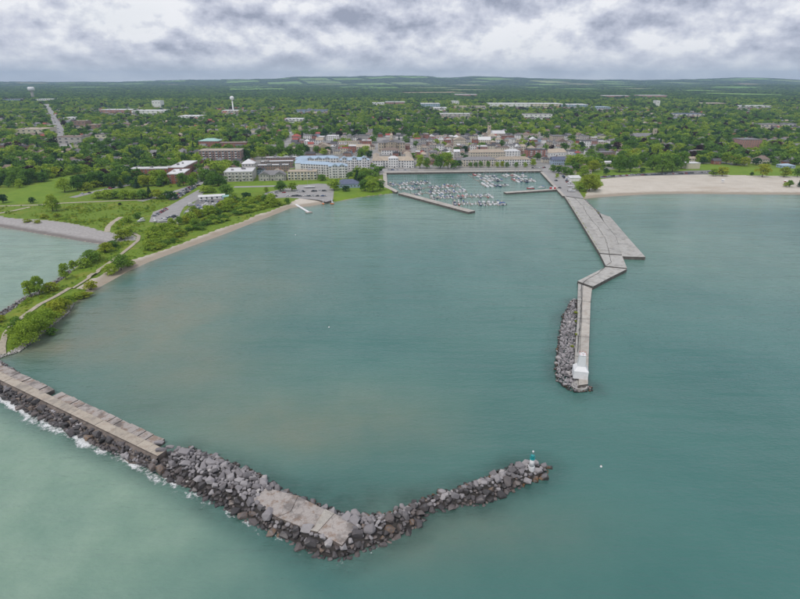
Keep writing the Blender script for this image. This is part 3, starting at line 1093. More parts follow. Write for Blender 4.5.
def west_breakwater():
    root = thing('breakwater', 'rubble stone breakwater with a concrete walkway and a dog-leg end', 'breakwater')
    A, B = Vector(P(-75, 339.5, 3.0)), Vector(P(163, 452.5, 3.0))
    d = (B - A).normalized()
    n = Vector((-d.y, d.x))                       # to the harbour side
    L = (B - A).length

    def at(s, t):
        p = A + d * s + n * t
        return (p.x, p.y)
    r = random.Random(3)
    # walkway slabs, harbour ledge blocks and the sloped apron on the lake side
    s = 0.0
    while s < L:
        w = min(7.6 + r.uniform(-0.8, 0.8), L - s)
        if w > 1.5:
            mb = MB()
            dz = r.uniform(-0.05, 0.05)
            mb.prism([at(s + 0.05, -2.1), at(s + w - 0.05, -2.1), at(s + w - 0.05, 1.5), at(s + 0.05, 1.5)], -0.5, 3.0 + dz, 'walkway', 'apron')
            obj('concrete_slab', mb.mesh('concrete_slab'), root)
        s += w
    s = 0.0
    while s < L + 6:
        w = r.uniform(3.2, 5.6)
        if r.random() < 0.93:
            mb = MB()
            dz = r.uniform(-0.45, 0.05)
            a = r.uniform(-0.25, 0.25)
            mb.prism([at(s + 0.08, 1.9), at(s + w - 0.08, 1.9), at(s + w - 0.08, 5.9 + a), at(s + 0.08, 5.9 - a)], -1.0, 2.35 + dz, 'concrete_stained', 'concrete_wall')
            obj('ledge_block', mb.mesh('ledge_block'), root)
        s += w
    mb = MB()
    st = [0, -2.14, -4.9, -7.5]
    zz = [2.55, 2.5, 1.1, -1.0]
    K = 40
    for k in range(K):
        pass
    v, f = [], []
    for k in range(K + 1):
        for q in range(4):
            x, y = at(L * k / K, st[q] - (0.8 * math.sin(k * 1.7) if q > 1 else 0))
            v.append((x, y, zz[q] - (0.35 * math.sin(k * 2.3) if q > 1 else 0)))
    for k in range(K):
        for q in range(1, 3):
            a = k * 4 + q
            f.append((a, a + 1, a + 5, a + 4))
    mb.add(v, f, 'apron')
    obj('apron', mb.mesh('apron'), root)

    # two leaning blocks where the walkway ends
    for (px, py, s1) in ((159, 442.5, 2.2), (161, 450, 2.4), (170, 447, 1.8)):
        x, y = P(px, py, 3.2)
        o = obj('fallen_block', ROCKS[3], root, (x, y, 3.3))
        o.scale = (s1 * 1.7, s1, s1 * 0.6)
        o.rotation_euler = (0.2, 0.1, 0.3)

    # platform slabs
    plat = [(252, 500), (266, 487), (298, 496), (326, 510), (358, 524), (342, 546), (310, 531), (278, 518)]
    PL = [P(a, b, 2.9) for a, b in plat]
    cuts = [[(252, 500.5), (266, 487.5), (298, 496), (291, 511.3), (277, 517)], [(298, 496), (325, 509), (314, 527.3), (310, 530.5), (277, 517), (291, 511.3)],
            [(325, 509), (334.5, 513.5), (317.5, 532.3), (310, 530.5), (314, 527.3)], [(334.5, 513.5), (358, 524), (342, 545.5), (317.5, 532.3)]]
    for k, q in enumerate(cuts):
        mb = MB()
        w_ = [P(a, b, 2.9) for a, b in q]
        gx_, gy_ = sum(p[0] for p in w_) / len(w_), sum(p[1] for p in w_) / len(w_)
        mb.prism([(p[0] + (gx_ - p[0]) * 0.012, p[1] + (gy_ - p[1]) * 0.012) for p in w_], -0.5, 2.9 + (0.0, -0.06, 0.12, 0.0)[k], 'concrete_stained' if k != 2 else 'concrete', 'apron')
        obj('platform_slab', mb.mesh('platform_slab'), root)

    def zpile(x, y):
        dd = float(seg_dist([x], [y], PILE, True)[0][0])
        return min(2.7, -0.35 + 0.62 * dd)

    def on_slab(X, Y):
        m = inside(X, Y, PL)
        dd = seg_dist(X, Y, PL, True)[0]
        bx_, by_ = P(531.5, 466.5, 2.6)
        return (m & (dd > 0.5)) | ((X - bx_) ** 2 + (Y - by_) ** 2 < 1.7 ** 2)
    def off_walk(X, Y):
        return (((X - A.x) * n.x + (Y - A.y) * n.y) > -3.3)
    pts = darts(PILE, 0.62, 1.95, 90000, 11, on_slab)
    fl = darts(FLANK, 0.6, 2.0, 90000, 12, off_walk)
    tail = [P(a, b) for a, b in [(-40, 352), (0, 362), (19, 374), (22, 377), (0, 371), (-40, 356)]]
    tl = darts(tail, 0.5, 1.1, 6000, 13)

    def zany(x, y):
        if inside(np.array([x]), np.array([y]), PILE)[0]:
            return zpile(x, y)
        q = Vector((x, y)) - A
        t = q.dot(n)
        if t > 0:
            return 0.6
        return max(-0.25, min(2.0, 2.4 + (t + 3.2) * 0.40))
    shore = [P(a, b) for a, b in WB_LO[1:]]
    out = Vector((d.y, -d.x))

    def wet(x, y):
        # stones on the lake face, soaked by the surf
        q = Vector((x, y)) - A
        if q.dot(n) < -2.2 and q.dot(d) < L + 8 and not inside(np.array([x]), np.array([y]), PILE)[0]:
            return r.random() < 0.86
        return float(seg_dist([x], [y], shore)[0][0]) < r.uniform(1.2, 7.0)
    lay_rocks(root, pts + fl + tl, zany, 5, wet=wet)
    # core under the stones so no water shows between them
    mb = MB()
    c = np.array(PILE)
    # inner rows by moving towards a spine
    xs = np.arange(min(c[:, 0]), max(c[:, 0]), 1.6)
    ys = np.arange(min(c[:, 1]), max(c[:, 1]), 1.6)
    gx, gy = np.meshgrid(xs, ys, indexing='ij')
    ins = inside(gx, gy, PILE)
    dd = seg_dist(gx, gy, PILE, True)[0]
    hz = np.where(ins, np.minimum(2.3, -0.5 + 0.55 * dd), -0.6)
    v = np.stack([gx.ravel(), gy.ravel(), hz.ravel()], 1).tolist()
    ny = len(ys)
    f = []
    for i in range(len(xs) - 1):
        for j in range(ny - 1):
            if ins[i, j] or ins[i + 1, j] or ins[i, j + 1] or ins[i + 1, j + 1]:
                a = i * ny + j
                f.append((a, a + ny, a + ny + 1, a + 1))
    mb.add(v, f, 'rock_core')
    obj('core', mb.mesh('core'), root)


west_breakwater()


def foam():
    pts = []
    edge = [P(a, b) for a, b in [(-80, 356), (0, 397), (19, 409), (40, 420), (82, 440.5), (125, 461), (166, 481), (208, 502), (250, 524), (268, 533), (296, 548), (316, 558), (340, 563), (366, 552), (387, 545), (420, 528), (432, 512), (485, 507)]]
    xs = np.arange(-215, 40, 0.8)
    ys = np.arange(95, 260, 0.8)
    gx, gy = np.meshgrid(xs, ys, indexing='ij')
    d, i = seg_dist(gx.ravel(), gy.ravel(), edge)
    d = d.reshape(gx.shape)
    i = i.reshape(gx.shape)
    ext = 1.8 + 4.6 * fbm(gx / 7, gy / 7, 33, 3) ** 1.3
    amt = np.clip(1.25 - d / ext, 0, 1)
    along = np.clip((gx + 215) / 255, 0, 1)
    amt *= np.interp(gx.ravel(), [-215, -150, -105, -75, -30, 0, 40], [0.85, 0.95, 0.78, 0.66, 0.40, 0.3, 0.15]).reshape(gx.shape)
    ny = len(ys)
    keep = amt > 0.02
    idx = -np.ones(gx.size, int)
    faces = []
    k = keep
    cells = np.argwhere(k[:-1, :-1] & k[1:, :-1] & k[:-1, 1:] & k[1:, 1:])
    a = cells[:, 0] * ny + cells[:, 1]
    f = np.stack([a, a + ny, a + ny + 1, a + 1], 1)
    used = np.unique(f)
    idx[used] = np.arange(len(used))
    me = bpy.data.meshes.new('foam')
    v = np.stack([gx.ravel()[used], gy.ravel()[used], np.full(len(used), 0.05)], 1)
    me.from_pydata(v.tolist(), [], idx[f].tolist())
    at = me.attributes.new('amount', 'FLOAT', 'POINT')
    at.data.foreach_set('value', amt.ravel()[used].astype(np.float32))
    me.materials.append(MATS['foam'])
    o = obj('foam', me)
    tag(o, 'white surf breaking along the lake side of the stone breakwater', 'foam', kind='stuff')


foam()


def beacon():
    x, y = P(531.5, 466.5, 2.6)
    t = thing('beacon', 'small white beacon tower with teal upper band on the breakwater tip', 'beacon', (x, y, 2.7), 0.0, None, 1.15)
    mb = MB()
    mb.lathe([(0.95, -1.6), (0.9, 0.1)], 'white_paint', 16)
    obj('base', mb.mesh('base'), t)
    mb = MB()
    mb.lathe([(0.75, 0.1), (0.62, 2.6)], 'white_paint', 16)
    obj('tower', mb.mesh('tower', True), t)
    mb = MB()
    mb.lathe([(0.76, 2.6), (0.76, 2.72), (0.46, 2.72), (0.42, 3.7), (0.48, 3.7), (0.48, 3.8)], 'teal_paint', 16)
    b = obj('upper_band', mb.mesh('upper_band'), t)
    mb = MB()
    for k in range(8):
        a = k * math.pi / 4
        mb.tube((0.74 * math.cos(a), 0.74 * math.sin(a), 2.75), (0.74 * math.cos(a), 0.74 * math.sin(a), 3.6), 0.035, 0.035, 'teal_paint')
    for k in range(16):
        a, c = k * math.pi / 8, (k + 1) * math.pi / 8
        mb.tube((0.74 * math.cos(a), 0.74 * math.sin(a), 3.6), (0.74 * math.cos(c), 0.74 * math.sin(c), 3.6), 0.035, 0.035, 'teal_paint')
    obj('railing', mb.mesh('railing'), b)
    mb = MB()
    mb.tube((0, 0, 3.8), (0, 0, 4.9), 0.09, 0.07, 'aluminium')
    obj('mast', mb.mesh('mast'), t)
    mb = MB()
    mb.lathe([(0.16, 4.9), (0.26, 5.0), (0.26, 5.25), (0.08, 5.45)], 'white_paint', 10)
    obj('lantern', mb.mesh('lantern'), t)


beacon()

# ------------------------------------------------------------------ east pier, quay and marina piers


def px_slab(root, name, pts, z, mat='concrete_grey', side='concrete_wall', z0=-1.5):
    mb = MB()
    mb.prism([P(a, b, z) for a, b in pts], z0, z, mat, side)
    return obj(name, mb.mesh(name), root)


def lerp2(a, b, t):
    return (a[0] + (b[0] - a[0]) * t, a[1] + (b[1] - a[1]) * t)


def east_pier():
    root = thing('pier', 'long weathered concrete pier with a broad apron and a crooked arm', 'pier')
    Z = 2.3
    W = [(564.5, 196.2), (572, 208), (581, 222.5), (590, 237.5), (599.5, 253)]
    E = [(583.5, 199), (594.5, 209), (604, 222), (616, 237), (622, 254.5)]
    # the broad deck in large cast slabs with open joints
    Wp = [P(a, b, Z) for a, b in W]
    Ep = [P(a, b, Z) for a, b in E]
    g = 0.05
    for k in range(4):
        for q in range(3):
            a0, a1, b0, b1 = Wp[k], Wp[k + 1], Ep[k], Ep[k + 1]
            L0, R0 = lerp2(a0, b0, q / 3), lerp2(a0, b0, (q + 1) / 3)
            L1, R1 = lerp2(a1, b1, q / 3), lerp2(a1, b1, (q + 1) / 3)
            cx, cy = (L0[0] + R0[0] + L1[0] + R1[0]) / 4, (L0[1] + R0[1] + L1[1] + R1[1]) / 4
            pl = []
            for p in (L0, L1, R1, R0):
                D = math.hypot(p[0] - cx, p[1] - cy)
                pl.append((p[0] + (cx - p[0]) / D * g, p[1] + (cy - p[1]) / D * g))
            mb = MB()
            mb.prism(pl, -1.5, Z + random.uniform(-0.03, 0.03), 'concrete_grey', 'concrete_wall')
            obj('deck_slab', mb.mesh('deck_slab'), root)
    # apron widening to the east
    px_slab(root, 'apron_slab', [(604.2, 222), (600, 213.5), (610, 216.5), (620, 228), (628.5, 238), (616.2, 237)], Z - 0.04)
    px_slab(root, 'apron_slab', [(616.4, 237.2), (628.7, 238.2), (637, 247.5), (645.5, 257), (622.2, 256.3)], Z - 0.04)
    # crooked arm
    px_slab(root, 'arm_slab', [(600, 254), (622, 255.4), (627, 268), (606, 266)], Z - 0.03)
    px_slab(root, 'arm_slab', [(605.5, 267), (627, 269), (610, 277.5), (593, 286.5), (577.5, 281)], Z - 0.05)
    ln = [(578.2, 283), (592, 288), (577.5, 300), (590.5, 302), (577.5, 318), (590, 319), (576, 336), (589.3, 337), (575, 356), (588.6, 356), (573, 386), (588, 384)]
    for k in range(0, len(ln) - 2, 2):
        a, b, c, d = ln[k], ln[k + 1], ln[k + 3], ln[k + 2]
        m0, m1 = lerp2(a, b, 0.36), lerp2(d, c, 0.36)
        px_slab(root, 'ledge_slab', [(a[0], a[1] + 0.3), (m0[0] - 0.15, m0[1] + 0.3), (m1[0] - 0.15, m1[1]), d], 1.35)
        px_slab(root, 'arm_slab', [(m0[0] + 0.1, m0[1] + 0.3), (b[0], b[1] + 0.3), c, (m1[0] + 0.1, m1[1])], Z + random.uniform(-0.04, 0.04), 'concrete')
    # dark winding seam along the deck, and pale patch repairs
    path = [P(a, b, Z) for a, b in [(574, 197.5), (583, 206), (587, 214), (591, 219), (597, 226), (602, 233), (606, 240), (608, 247), (609.5, 254), (611, 262), (606, 266), (600, 272), (588, 279), (581, 285), (581.6, 300), (580.5, 318), (579, 337), (577.5, 352)]]
    path = resample(path, 4.0)
    rr = random.Random(5)
    path = [(x + rr.uniform(-0.35, 0.35), y + rr.uniform(-0.3, 0.3)) for x, y in path]
    L, R = strip_poly(path, [rr.uniform(0.22, 0.5) for _ in path])
    mb = MB()
    n = len(path)
    mb.add([(p[0], p[1], Z + 0.06) for p in L] + [(p[0], p[1], Z + 0.06) for p in R], [(i, n + i, n + i + 1, i + 1) for i in range(n - 1)], 'seam')
    obj('seam', mb.mesh('seam'), root)
    # timber rail kerb along the west edge
    mb = MB()
    kp = [P(a, b, Z) for a, b in [(565.5, 196.6), (599.8, 252.6)]]
    L, R = strip_poly(resample(kp, 5), 0.7)
    mb.prism(L + R[::-1], Z + 0.05, Z + 0.45, 'concrete', 'concrete')
    obj('kerb', mb.mesh('kerb'), root)
    # round end and rubble
    x, y = P(579.5, 385.5, 1.2)
    mb = MB()
    mb.lathe([(3.3, -1.5), (3.3, 1.3), (2.6, 1.3), (2.6, 0.9), (1.2, 0.9), (1.2, 1.5)], 'concrete_grey', 20, x, y)
    obj('end_drum', mb.mesh('end_drum'), root)

    def z(xx, yy):
        dd = float(seg_dist([xx], [yy], EASTRUB, True)[0][0])
        return min(1.15, 0.1 + 0.5 * dd)
    pts = darts(EASTRUB, 0.45, 1.25, 30000, 31)
    lay_rocks(root, pts, z, 32, 260)
    for k, poly in enumerate(([(595, 208.5), (601, 214), (599, 215.5), (592, 208)], [(586, 200), (594, 208.5), (592, 209.5), (583, 200)])):
        ps = [P(a, b, 1) for a, b in poly]
        lay_rocks(root, darts(ps, 0.5, 1.0, 3000, 40 + k), lambda a, b: 1.0, 41 + k, 60)


east_pier()


def lighthouse():
    x, y = P(582.0, 379.5, 2.3)
    t = thing('lighthouse', 'white square lighthouse with flared block base and red railing on the pier end', 'lighthouse', (x, y + 3.2, 2.3), math.radians(-12))
    mb = MB()

    def sq(h, z):
        return [(-h, -h, z), (h, -h, z), (h, h, z), (-h, h, z)]
    mb.rings([sq(3.0, 0), sq(2.95, 3.4)], 'white_paint')
    obj('base_house', mb.mesh('base_house'), t)
    mb = MB()
    mb.rings([sq(3.02, 3.4), sq(3.02, 3.5), sq(1.62, 5.2)], 'white_paint')
    obj('shoulder_roof', mb.mesh('shoulder_roof'), t)
    mb = MB()
    mb.rings([sq(1.6, 5.1), sq(1.22, 10.2)], 'white_paint')
    tw = obj('tower', mb.mesh('tower'), t)
    mb = MB()
    mb.rings([sq(1.38, 10.2), sq(1.4, 10.35)], 'white_paint')
    g = obj('gallery', mb.mesh('gallery'), t)
    mb = MB()
    for sx in (-1.3, 0, 1.3):
        for sy in (-1.3, 0, 1.3):
            if sx or sy:
                mb.tube((sx, sy, 10.35), (sx, sy, 11.1), 0.035, 0.035, 'red_paint', 5)
    for a, b in (((-1.3, -1.3), (1.3, -1.3)), ((1.3, -1.3), (1.3, 1.3)), ((1.3, 1.3), (-1.3, 1.3)), ((-1.3, 1.3), (-1.3, -1.3))):
        mb.tube((*a, 11.1), (*b, 11.1), 0.035, 0.035, 'red_paint', 5)
    obj('railing', mb.mesh('railing'), g)
    mb = MB()
    mb.lathe([(0.4, 10.35), (0.4, 11.0), (0.5, 11.0), (0.1, 11.4)], 'white_paint', 10)
    obj('lantern', mb.mesh('lantern'), t)
    mb = MB()
    mb.box(-0.45, 0.45, -3.08, -2.98, 0, 2.0, 'stucco_white')
    d = obj('door', mb.mesh('door'), t, (1.6, 0, 0))


lighthouse()


def quay():
    root = thing('quay', 'grey concrete quay edging the marina basin', 'quay')
    Z = 2.12
    for k, (a, b, nseg) in enumerate((((384, 172.6), (541, 170.8), 14), ((541.5, 172), (564, 196), 8))):
        pa, pb = Vector(P(*a, Z)), Vector(P(*b, Z))
        d = (pb - pa).normalized()
        n = Vector((-d.y, d.x)) * (1 if k == 0 else 1)
        L = (pb - pa).length
        for q in range(nseg):
            s0, s1 = L * q / nseg + 0.06, L * (q + 1) / nseg - 0.06
            w = 9.0 if k == 0 else 6.0
            pts = [pa + d * s0 - n * 1.5, pa + d * s1 - n * 1.5, pa + d * s1 + n * w, pa + d * s0 + n * w]
            mb = MB()
            mb.prism([(p.x, p.y) for p in pts], -1.5, Z + random.uniform(-0.02, 0.02), 'concrete', 'concrete_wall')
            obj('quay_slab', mb.mesh('quay_slab'), root)
            occ_poly([(p.x, p.y) for p in pts], 3)
    pts = [(383, 173), (386.5, 173), (387.5, 185), (398, 190.8), (396, 192.2), (383.5, 186.5)]
    px_slab(root, 'quay_slab', pts, Z + 0.03, 'concrete')
    for q in range(10):
        x, y = P(*lerp2((388, 173.2), (538, 171.4), q / 9), Z)
        mb = MB()
        mb.lathe([(0.22, 0), (0.22, 0.4), (0.32, 0.45), (0.32, 0.55)], 'seam', 8)
        obj('bollard', mb.mesh('bollard'), root, (x, y, Z))


quay()


def marina_pier():
    root = thing('marina_pier', 'straight concrete arm sheltering the marina with dark sheet piling', 'pier')
    a, b = Vector(P(398, 193.2, 2.1)), Vector(P(468.5, 212, 2.1))
    d = (b - a).normalized()
    n = Vector((-d.y, d.x))
    L = (b - a).length
    K = 12
    for k in range(K):
        s0, s1 = L * k / K + 0.06, L * (k + 1) / K - 0.06
        pts = [a + d * s0, a + d * s1, a + d * s1 + n * 9, a + d * s0 + n * 9]
        mb = MB()
        mb.prism([(p.x, p.y) for p in pts], -1.5, 2.1 + random.uniform(-0.03, 0.03), 'concrete', 'concrete_wall')
        obj('deck_slab', mb.mesh('deck_slab'), root)
    for k in range(7):
        p = a + d * (L * (k + 0.5) / 7) + n * 8
        mb = MB()
        mb.tube((0, 0, 0), (0, 0, 5.2), 0.09, 0.06, 'aluminium')
        mb.box(-0.1, 0.8, -0.12, 0.12, 5.1, 5.25, 'aluminium')
        obj('lamp_post', mb.mesh('lamp_post'), root, (p.x, p.y, 2.1))
    r2 = thing('finger_pier', 'pale concrete finger pier reaching into the basin from the pier road', 'pier')
    a, b = Vector(P(506.5, 193, 1.9)), Vector(P(559, 189.5, 1.9))
    d = (b - a).normalized()
    n = Vector((-d.y, d.x))
    L = (b - a).length
    for k in range(6):
        s0, s1 = L * k / 6 + 0.05, L * (k + 1) / 6 - 0.05
        pts = [a + d * s0, a + d * s1, a + d * s1 + n * 7, a + d * s0 + n * 7]
        mb = MB()
        mb.prism([(p.x, p.y) for p in pts], -1.5, 1.9, 'concrete', 'concrete_wall')
        obj('deck_slab', mb.mesh('deck_slab'), r2)


marina_pier()

# ------------------------------------------------------------------ roads, lots and paths
def pxline(pts):
    return [G(a, b)[:2] for a, b in pts]


sheet('parking_lot', pxpoly([(149, 222), (153, 212), (168, 206.5), (199, 189.5), (205, 191), (199, 199), (184, 207), (180, 214), (179, 224)]), 2.06, 'asphalt_pale')
sheet('parking_lot', pxpoly([(184, 212), (190, 206.5), (198, 199.3), (236, 195.5), (238, 199.5), (224, 204), (200, 215), (183, 221)]), 2.064, 'asphalt')
sheet('parking_lot', pxpoly([(168, 200), (186, 187), (200, 178), (206, 179), (190, 190), (176, 200)]), 2.05, 'asphalt')
sheet('parking_lot', pxpoly([(258, 199), (266, 192.5), (300, 185), (318, 183.5), (331, 184.2), (334, 190), (333, 200), (326, 202), (318, 199.8), (300, 198.5), (288, 197.5)]), 2.05, 'asphalt_pale')
sheet('parking_lot', pxpoly([(600, 178.2), (600, 176.2), (640, 173.6), (690, 170.5), (722, 170), (722, 173.8), (690, 174.8), (640, 176)]), 2.05, 'asphalt')
sheet('pier_road', pxpoly([(541.8, 170.5), (546, 164.5), (553, 166), (564, 174), (574, 184), (584, 198.7), (565.5, 196)]), 2.13, 'asphalt_pale')
sheet('marina_lot', pxpoly([(380, 172.2), (381, 168.6), (410, 168.6), (411, 172)]), 2.06, 'asphalt_pale')
road('road', pxline([(140, 201.2), (172, 192.5), (205, 182), (236, 176), (250, 173)]), 8, 'asphalt_pale')
road('road', pxline([(120, 186.8), (98, 191), (72, 197.5)]), 9, 'asphalt_pale', 0.07)
road('road', pxline([(120, 186.8), (140, 182), (160, 178)]), 9, 'asphalt', 0.066)
road('road', pxline([(234, 187), (268, 186.2), (302, 185.4)]), 9, 'asphalt_pale', 0.075)
road('road', pxline([(365.5, 179), (371, 166), (376, 154), (380, 145), (383, 138)]), 15, 'asphalt_pale', 0.08)
road('road', pxline([(421.5, 172), (416.5, 160), (413, 148), (410, 138)]), 9, 'asphalt_pale', 0.085)
road('road', pxline([(67, 152), (61, 136), (56, 123), (51, 113), (46, 104)]), 22, 'asphalt_pale', 0.12, 30)
road('road', pxline([(278, 158), (287, 146), (293, 134)]), 14, 'asphalt_pale', 0.09)
road('road', pxline([(404, 110), (432, 112), (446, 116)]), 20, 'asphalt_pale', 0.14, 30)
road('road', pxline([(368, 136), (369.5, 131.5), (366, 127)]), 12, 'asphalt_pale', 0.12, 20)
road('path', pxline([(-30, 206), (0, 206), (36, 205), (64, 203), (110, 201), (142, 200)]), 4, 'gravel_path', 0.09)
road('path', pxline([(-10, 215), (12, 211), (30, 207)]), 4, 'gravel_path', 0.10)
road('path', pxline([(121, 217), (113, 222), (108, 227), (107, 232)]), 4.5, 'gravel_path', 0.09)
road('path', [P(a, b, 1.8) for a, b in [(133, 233.5), (139, 236.5), (138, 241), (131, 247), (119, 256.5), (107, 265), (95, 273), (84, 280), (70, 288.5), (56, 297), (40, 305), (26, 315), (14, 324), (6, 334), (3, 344), (2, 352)]], 2.8, 'gravel_path', 0.34, 1.5)
road('promenade', pxline([(411, 169.6), (470, 168.8), (541, 167.8)]), 5, 'concrete', 0.09)
for k in range(9):
    yy = 835 + 92 * k
    road('street', [(-0.78 * yy, yy), (0.78 * yy, yy)], 9, 'asphalt', 0.11 + 0.003 * k, 60)
for k, xx in enumerate(range(-1150, 1151, 165)):
    road('street', [(xx, 812), (xx, 1640)], 9, 'asphalt', 0.15 + 0.003 * k, 60)

# ------------------------------------------------------------------ buildings


WIN = {}


def window_mesh(w, h, frame='window_frame'):
    k = (w, h, frame)
    if k not in WIN:
        mb = MB()
        mb.box(-w / 2, w / 2, -0.10, -0.05, 0, h, 'glass')
        for (a, b, c, d) in ((-w / 2 - 0.12, -w / 2, -0.12, h + 0.12), (w / 2, w / 2 + 0.12, -0.12, h + 0.12), (-w / 2, w / 2, -0.12, 0), (-w / 2, w / 2, h, h + 0.12)):
            mb.box(a, b, -0.16, -0.04, c, d, frame)
        WIN[k] = mb.mesh('window')
    return WIN[k]


def roof_mesh(kind, w, d, h, mat, rise=None, edge=None):
    """roof over a block w wide (x, centred), d deep (y from 0), resting at height h"""
    mb = MB()
    o = 0.5
    if kind == 'flat':
        mb.box(-w / 2 - 0.25, w / 2 + 0.25, -0.25, d + 0.25, h, h + 0.35, edge or mat)
        mb.box(-w / 2 + 0.3, w / 2 - 0.3, 0.3, d - 0.3, h + 0.351, h + 0.42, mat)
        for (a, b, c, e) in ((-w / 2 - 0.25, w / 2 + 0.25, -0.25, 0.1), (-w / 2 - 0.25, w / 2 + 0.25, d - 0.1, d + 0.25), (-w / 2 - 0.25, -w / 2 + 0.1, 0.1, d - 0.1), (w / 2 - 0.1, w / 2 + 0.25, 0.1, d - 0.1)):
            mb.box(a, b, c, e, h + 0.351, h + 0.9, edge or mat)
        return mb.mesh('roof')
    rise = rise or min(w, d) * 0.32
    x0, x1, y0, y1 = -w / 2 - o, w / 2 + o, -o, d + o
    if kind == 'gable':                    # ridge along x
        ym = d / 2
        v = [(x0, y0, h - 0.15), (x1, y0, h - 0.15), (x1, y1, h - 0.15), (x0, y1, h - 0.15), (x0, ym, h + rise), (x1, ym, h + rise)]
        f = [(0, 1, 5, 4), (2, 3, 4, 5), (1, 2, 5), (3, 0, 4), (3, 2, 1, 0)]
    elif kind == 'gable_y':                # ridge along y
        v = [(x0, y0, h - 0.15), (x1, y0, h - 0.15), (x1, y1, h - 0.15), (x0, y1, h - 0.15), (0, y0, h + rise), (0, y1, h + rise)]
        f = [(0, 4, 5, 3), (1, 2, 5, 4), (0, 1, 4), (2, 3, 5), (3, 2, 1, 0)]
    else:                                  # hip
        if w >= d:
            k = d / 2
            r0, r1 = (-w / 2 + k, d / 2), (w / 2 - k, d / 2)
        else:
            k = w / 2
            r0, r1 = (0, k), (0, d - k)
        v = [(x0, y0, h - 0.15), (x1, y0, h - 0.15), (x1, y1, h - 0.15), (x0, y1, h - 0.15), (r0[0], r0[1], h + rise), (r1[0], r1[1], h + rise)]
        f = [(0, 1, 5, 4), (2, 3, 4, 5), (1, 2, 5), (3, 0, 4), (3, 2, 1, 0)] if w >= d else [(0, 4, 5, 3), (1, 2, 5, 4), (0, 1, 4), (2, 3, 5), (3, 2, 1, 0)]
    mb.add(v, f, mat)
    return mb.mesh('roof')


CLEAR = []


def place(px0, py0, px1, py1):
    """front edge on the ground between two pixels: centre, width, heading, height of the ground"""
    a, b = G(px0, py0), G(px1, py1)
    w = math.hypot(b[0] - a[0], b[1] - a[1])
    return ((a[0] + b[0]) / 2, (a[1] + b[1]) / 2, min(a[2], b[2])), w, math.atan2(b[1] - a[1], b[0] - a[0])


def block(root, w, d, h, wall, roof='flat', rmat='roof_grey', floors=3, bay=4.0, x=0.0, y=0.0, rise=None, edge=None, win=(1.5, 1.6), sides=True,
          door=True, balcony=None, units=0, wscale=1.0, rz=0.0, z=0.0, skip_front=False):
    """one rectangular wing of a building as parts of root; front wall on local y = 0"""
    M = Matrix.Translation((x, y, z)) @ Matrix.Rotation(rz, 4, 'Z')

    def part(name, mesh, loc=(0, 0, 0), r=0.0, par=None):
        o = obj(name, mesh, root if par is None else par)
        o.matrix_local = M @ Matrix.Translation(loc) @ Matrix.Rotation(r, 4, 'Z') if par is None else Matrix.Translation(loc)
        return o
    mb = MB()
    mb.box(-w / 2, w / 2, 0, d, -0.3, h, wall, False)
    part('wall', mb.mesh('wall'))
    rf = part('roof', roof_mesh(roof, w, d, h, rmat, rise, edge))
    if roof == 'flat':
        for k in range(units):
            mb = MB()
            s = random.uniform(1.2, 2.6)
            mb.box(-s, s, -s * 0.7, s * 0.7, 0, random.uniform(1.2, 2.2), random.choice(['aluminium', 'stucco_grey', 'roof_grey']))
            part('roof_unit', mb.mesh('roof_unit'), (random.uniform(-w * 0.4, w * 0.4), random.uniform(d * 0.25, d * 0.75), h + 0.42), 0, rf)
    if floors:
        fh = h / floors
        wm = window_mesh(round(win[0], 1), round(win[1], 1))
        n = max(1, int(w / bay))
        for i in range(n):
            xx = -w / 2 + w * (i + 0.5) / n
            for fl in range(floors):
                if skip_front:
                    continue
                if fl == 0 and door and i == n // 2:
                    mb = MB()
                    mb.box(-0.9, 0.9, -0.12, -0.03, 0, 2.3, 'roof_dark')
                    part('door', mb.mesh('door'), (xx, 0, 0))
                    continue
                part('window', wm, (xx, 0, fl * fh + fh * 0.32))
                if balcony and fl > 0 and i % 2 == balcony % 2:
                    mb = MB()
                    bw = min(w / n * 0.8, 3.6) / 2
                    mb.box(-bw, bw, -1.5, -0.17, -0.15, 0, 'concrete')
                    for q in (-bw, bw - 0.08):
                        mb.box(q, q + 0.08, -1.5, -0.2, 0.001, 1.0, 'white_paint')
                    mb.box(-bw + 0.081, bw - 0.081, -1.5, -1.42, 0.001, 1.0, 'white_paint')
                    part('balcony', mb.mesh('balcony'), (xx, 0, fl * fh + 0.1))
        if sides:
            m = max(1, int(d / (bay * 1.2)))
            for i in range(m):
                yy = d * (i + 0.5) / m
                for fl in range(floors):
                    for sx, r in ((w / 2, math.pi / 2), (-w / 2, -math.pi / 2)):
                        # only walls that face the water side get modelled openings
                        if (sx < 0) == (root.location.x > 0):
                            part('window', wm, (sx, yy, fl * fh + fh * 0.32), r)


def building(label, px, d, h, wall, roof='flat', rmat='roof_grey', name='building', cat='building', group=None, clear=False, **kw):
    (x, y, z), w, rz = place(*px)
    t = thing(name, label, cat, (x, y, z), rz, group)
    block(t, w, d, h, wall, roof, rmat, **kw)
    c, s = math.cos(rz), math.sin(rz)
    if clear or name != 'shop':
        f = min(260.0, 0.085 * y) if clear else 55.0
        CLEAR.append([(x - w / 2 - 4 - 0.0 * f, y), (x - (w / 2) * (1 - f / y) - f * x / y, y - f), (x + (w / 2) * (1 - f / y) - f * x / y, y - f), (x + w / 2 + 4, y)])
    occ_poly([(x + c * a - s * b, y + s * a + c * b) for a, b in ((-w / 2 - 3, -5), (w / 2 + 3, -5), (w / 2 + 3, d + 3), (-w / 2 - 3, d + 3))])
    return t, w


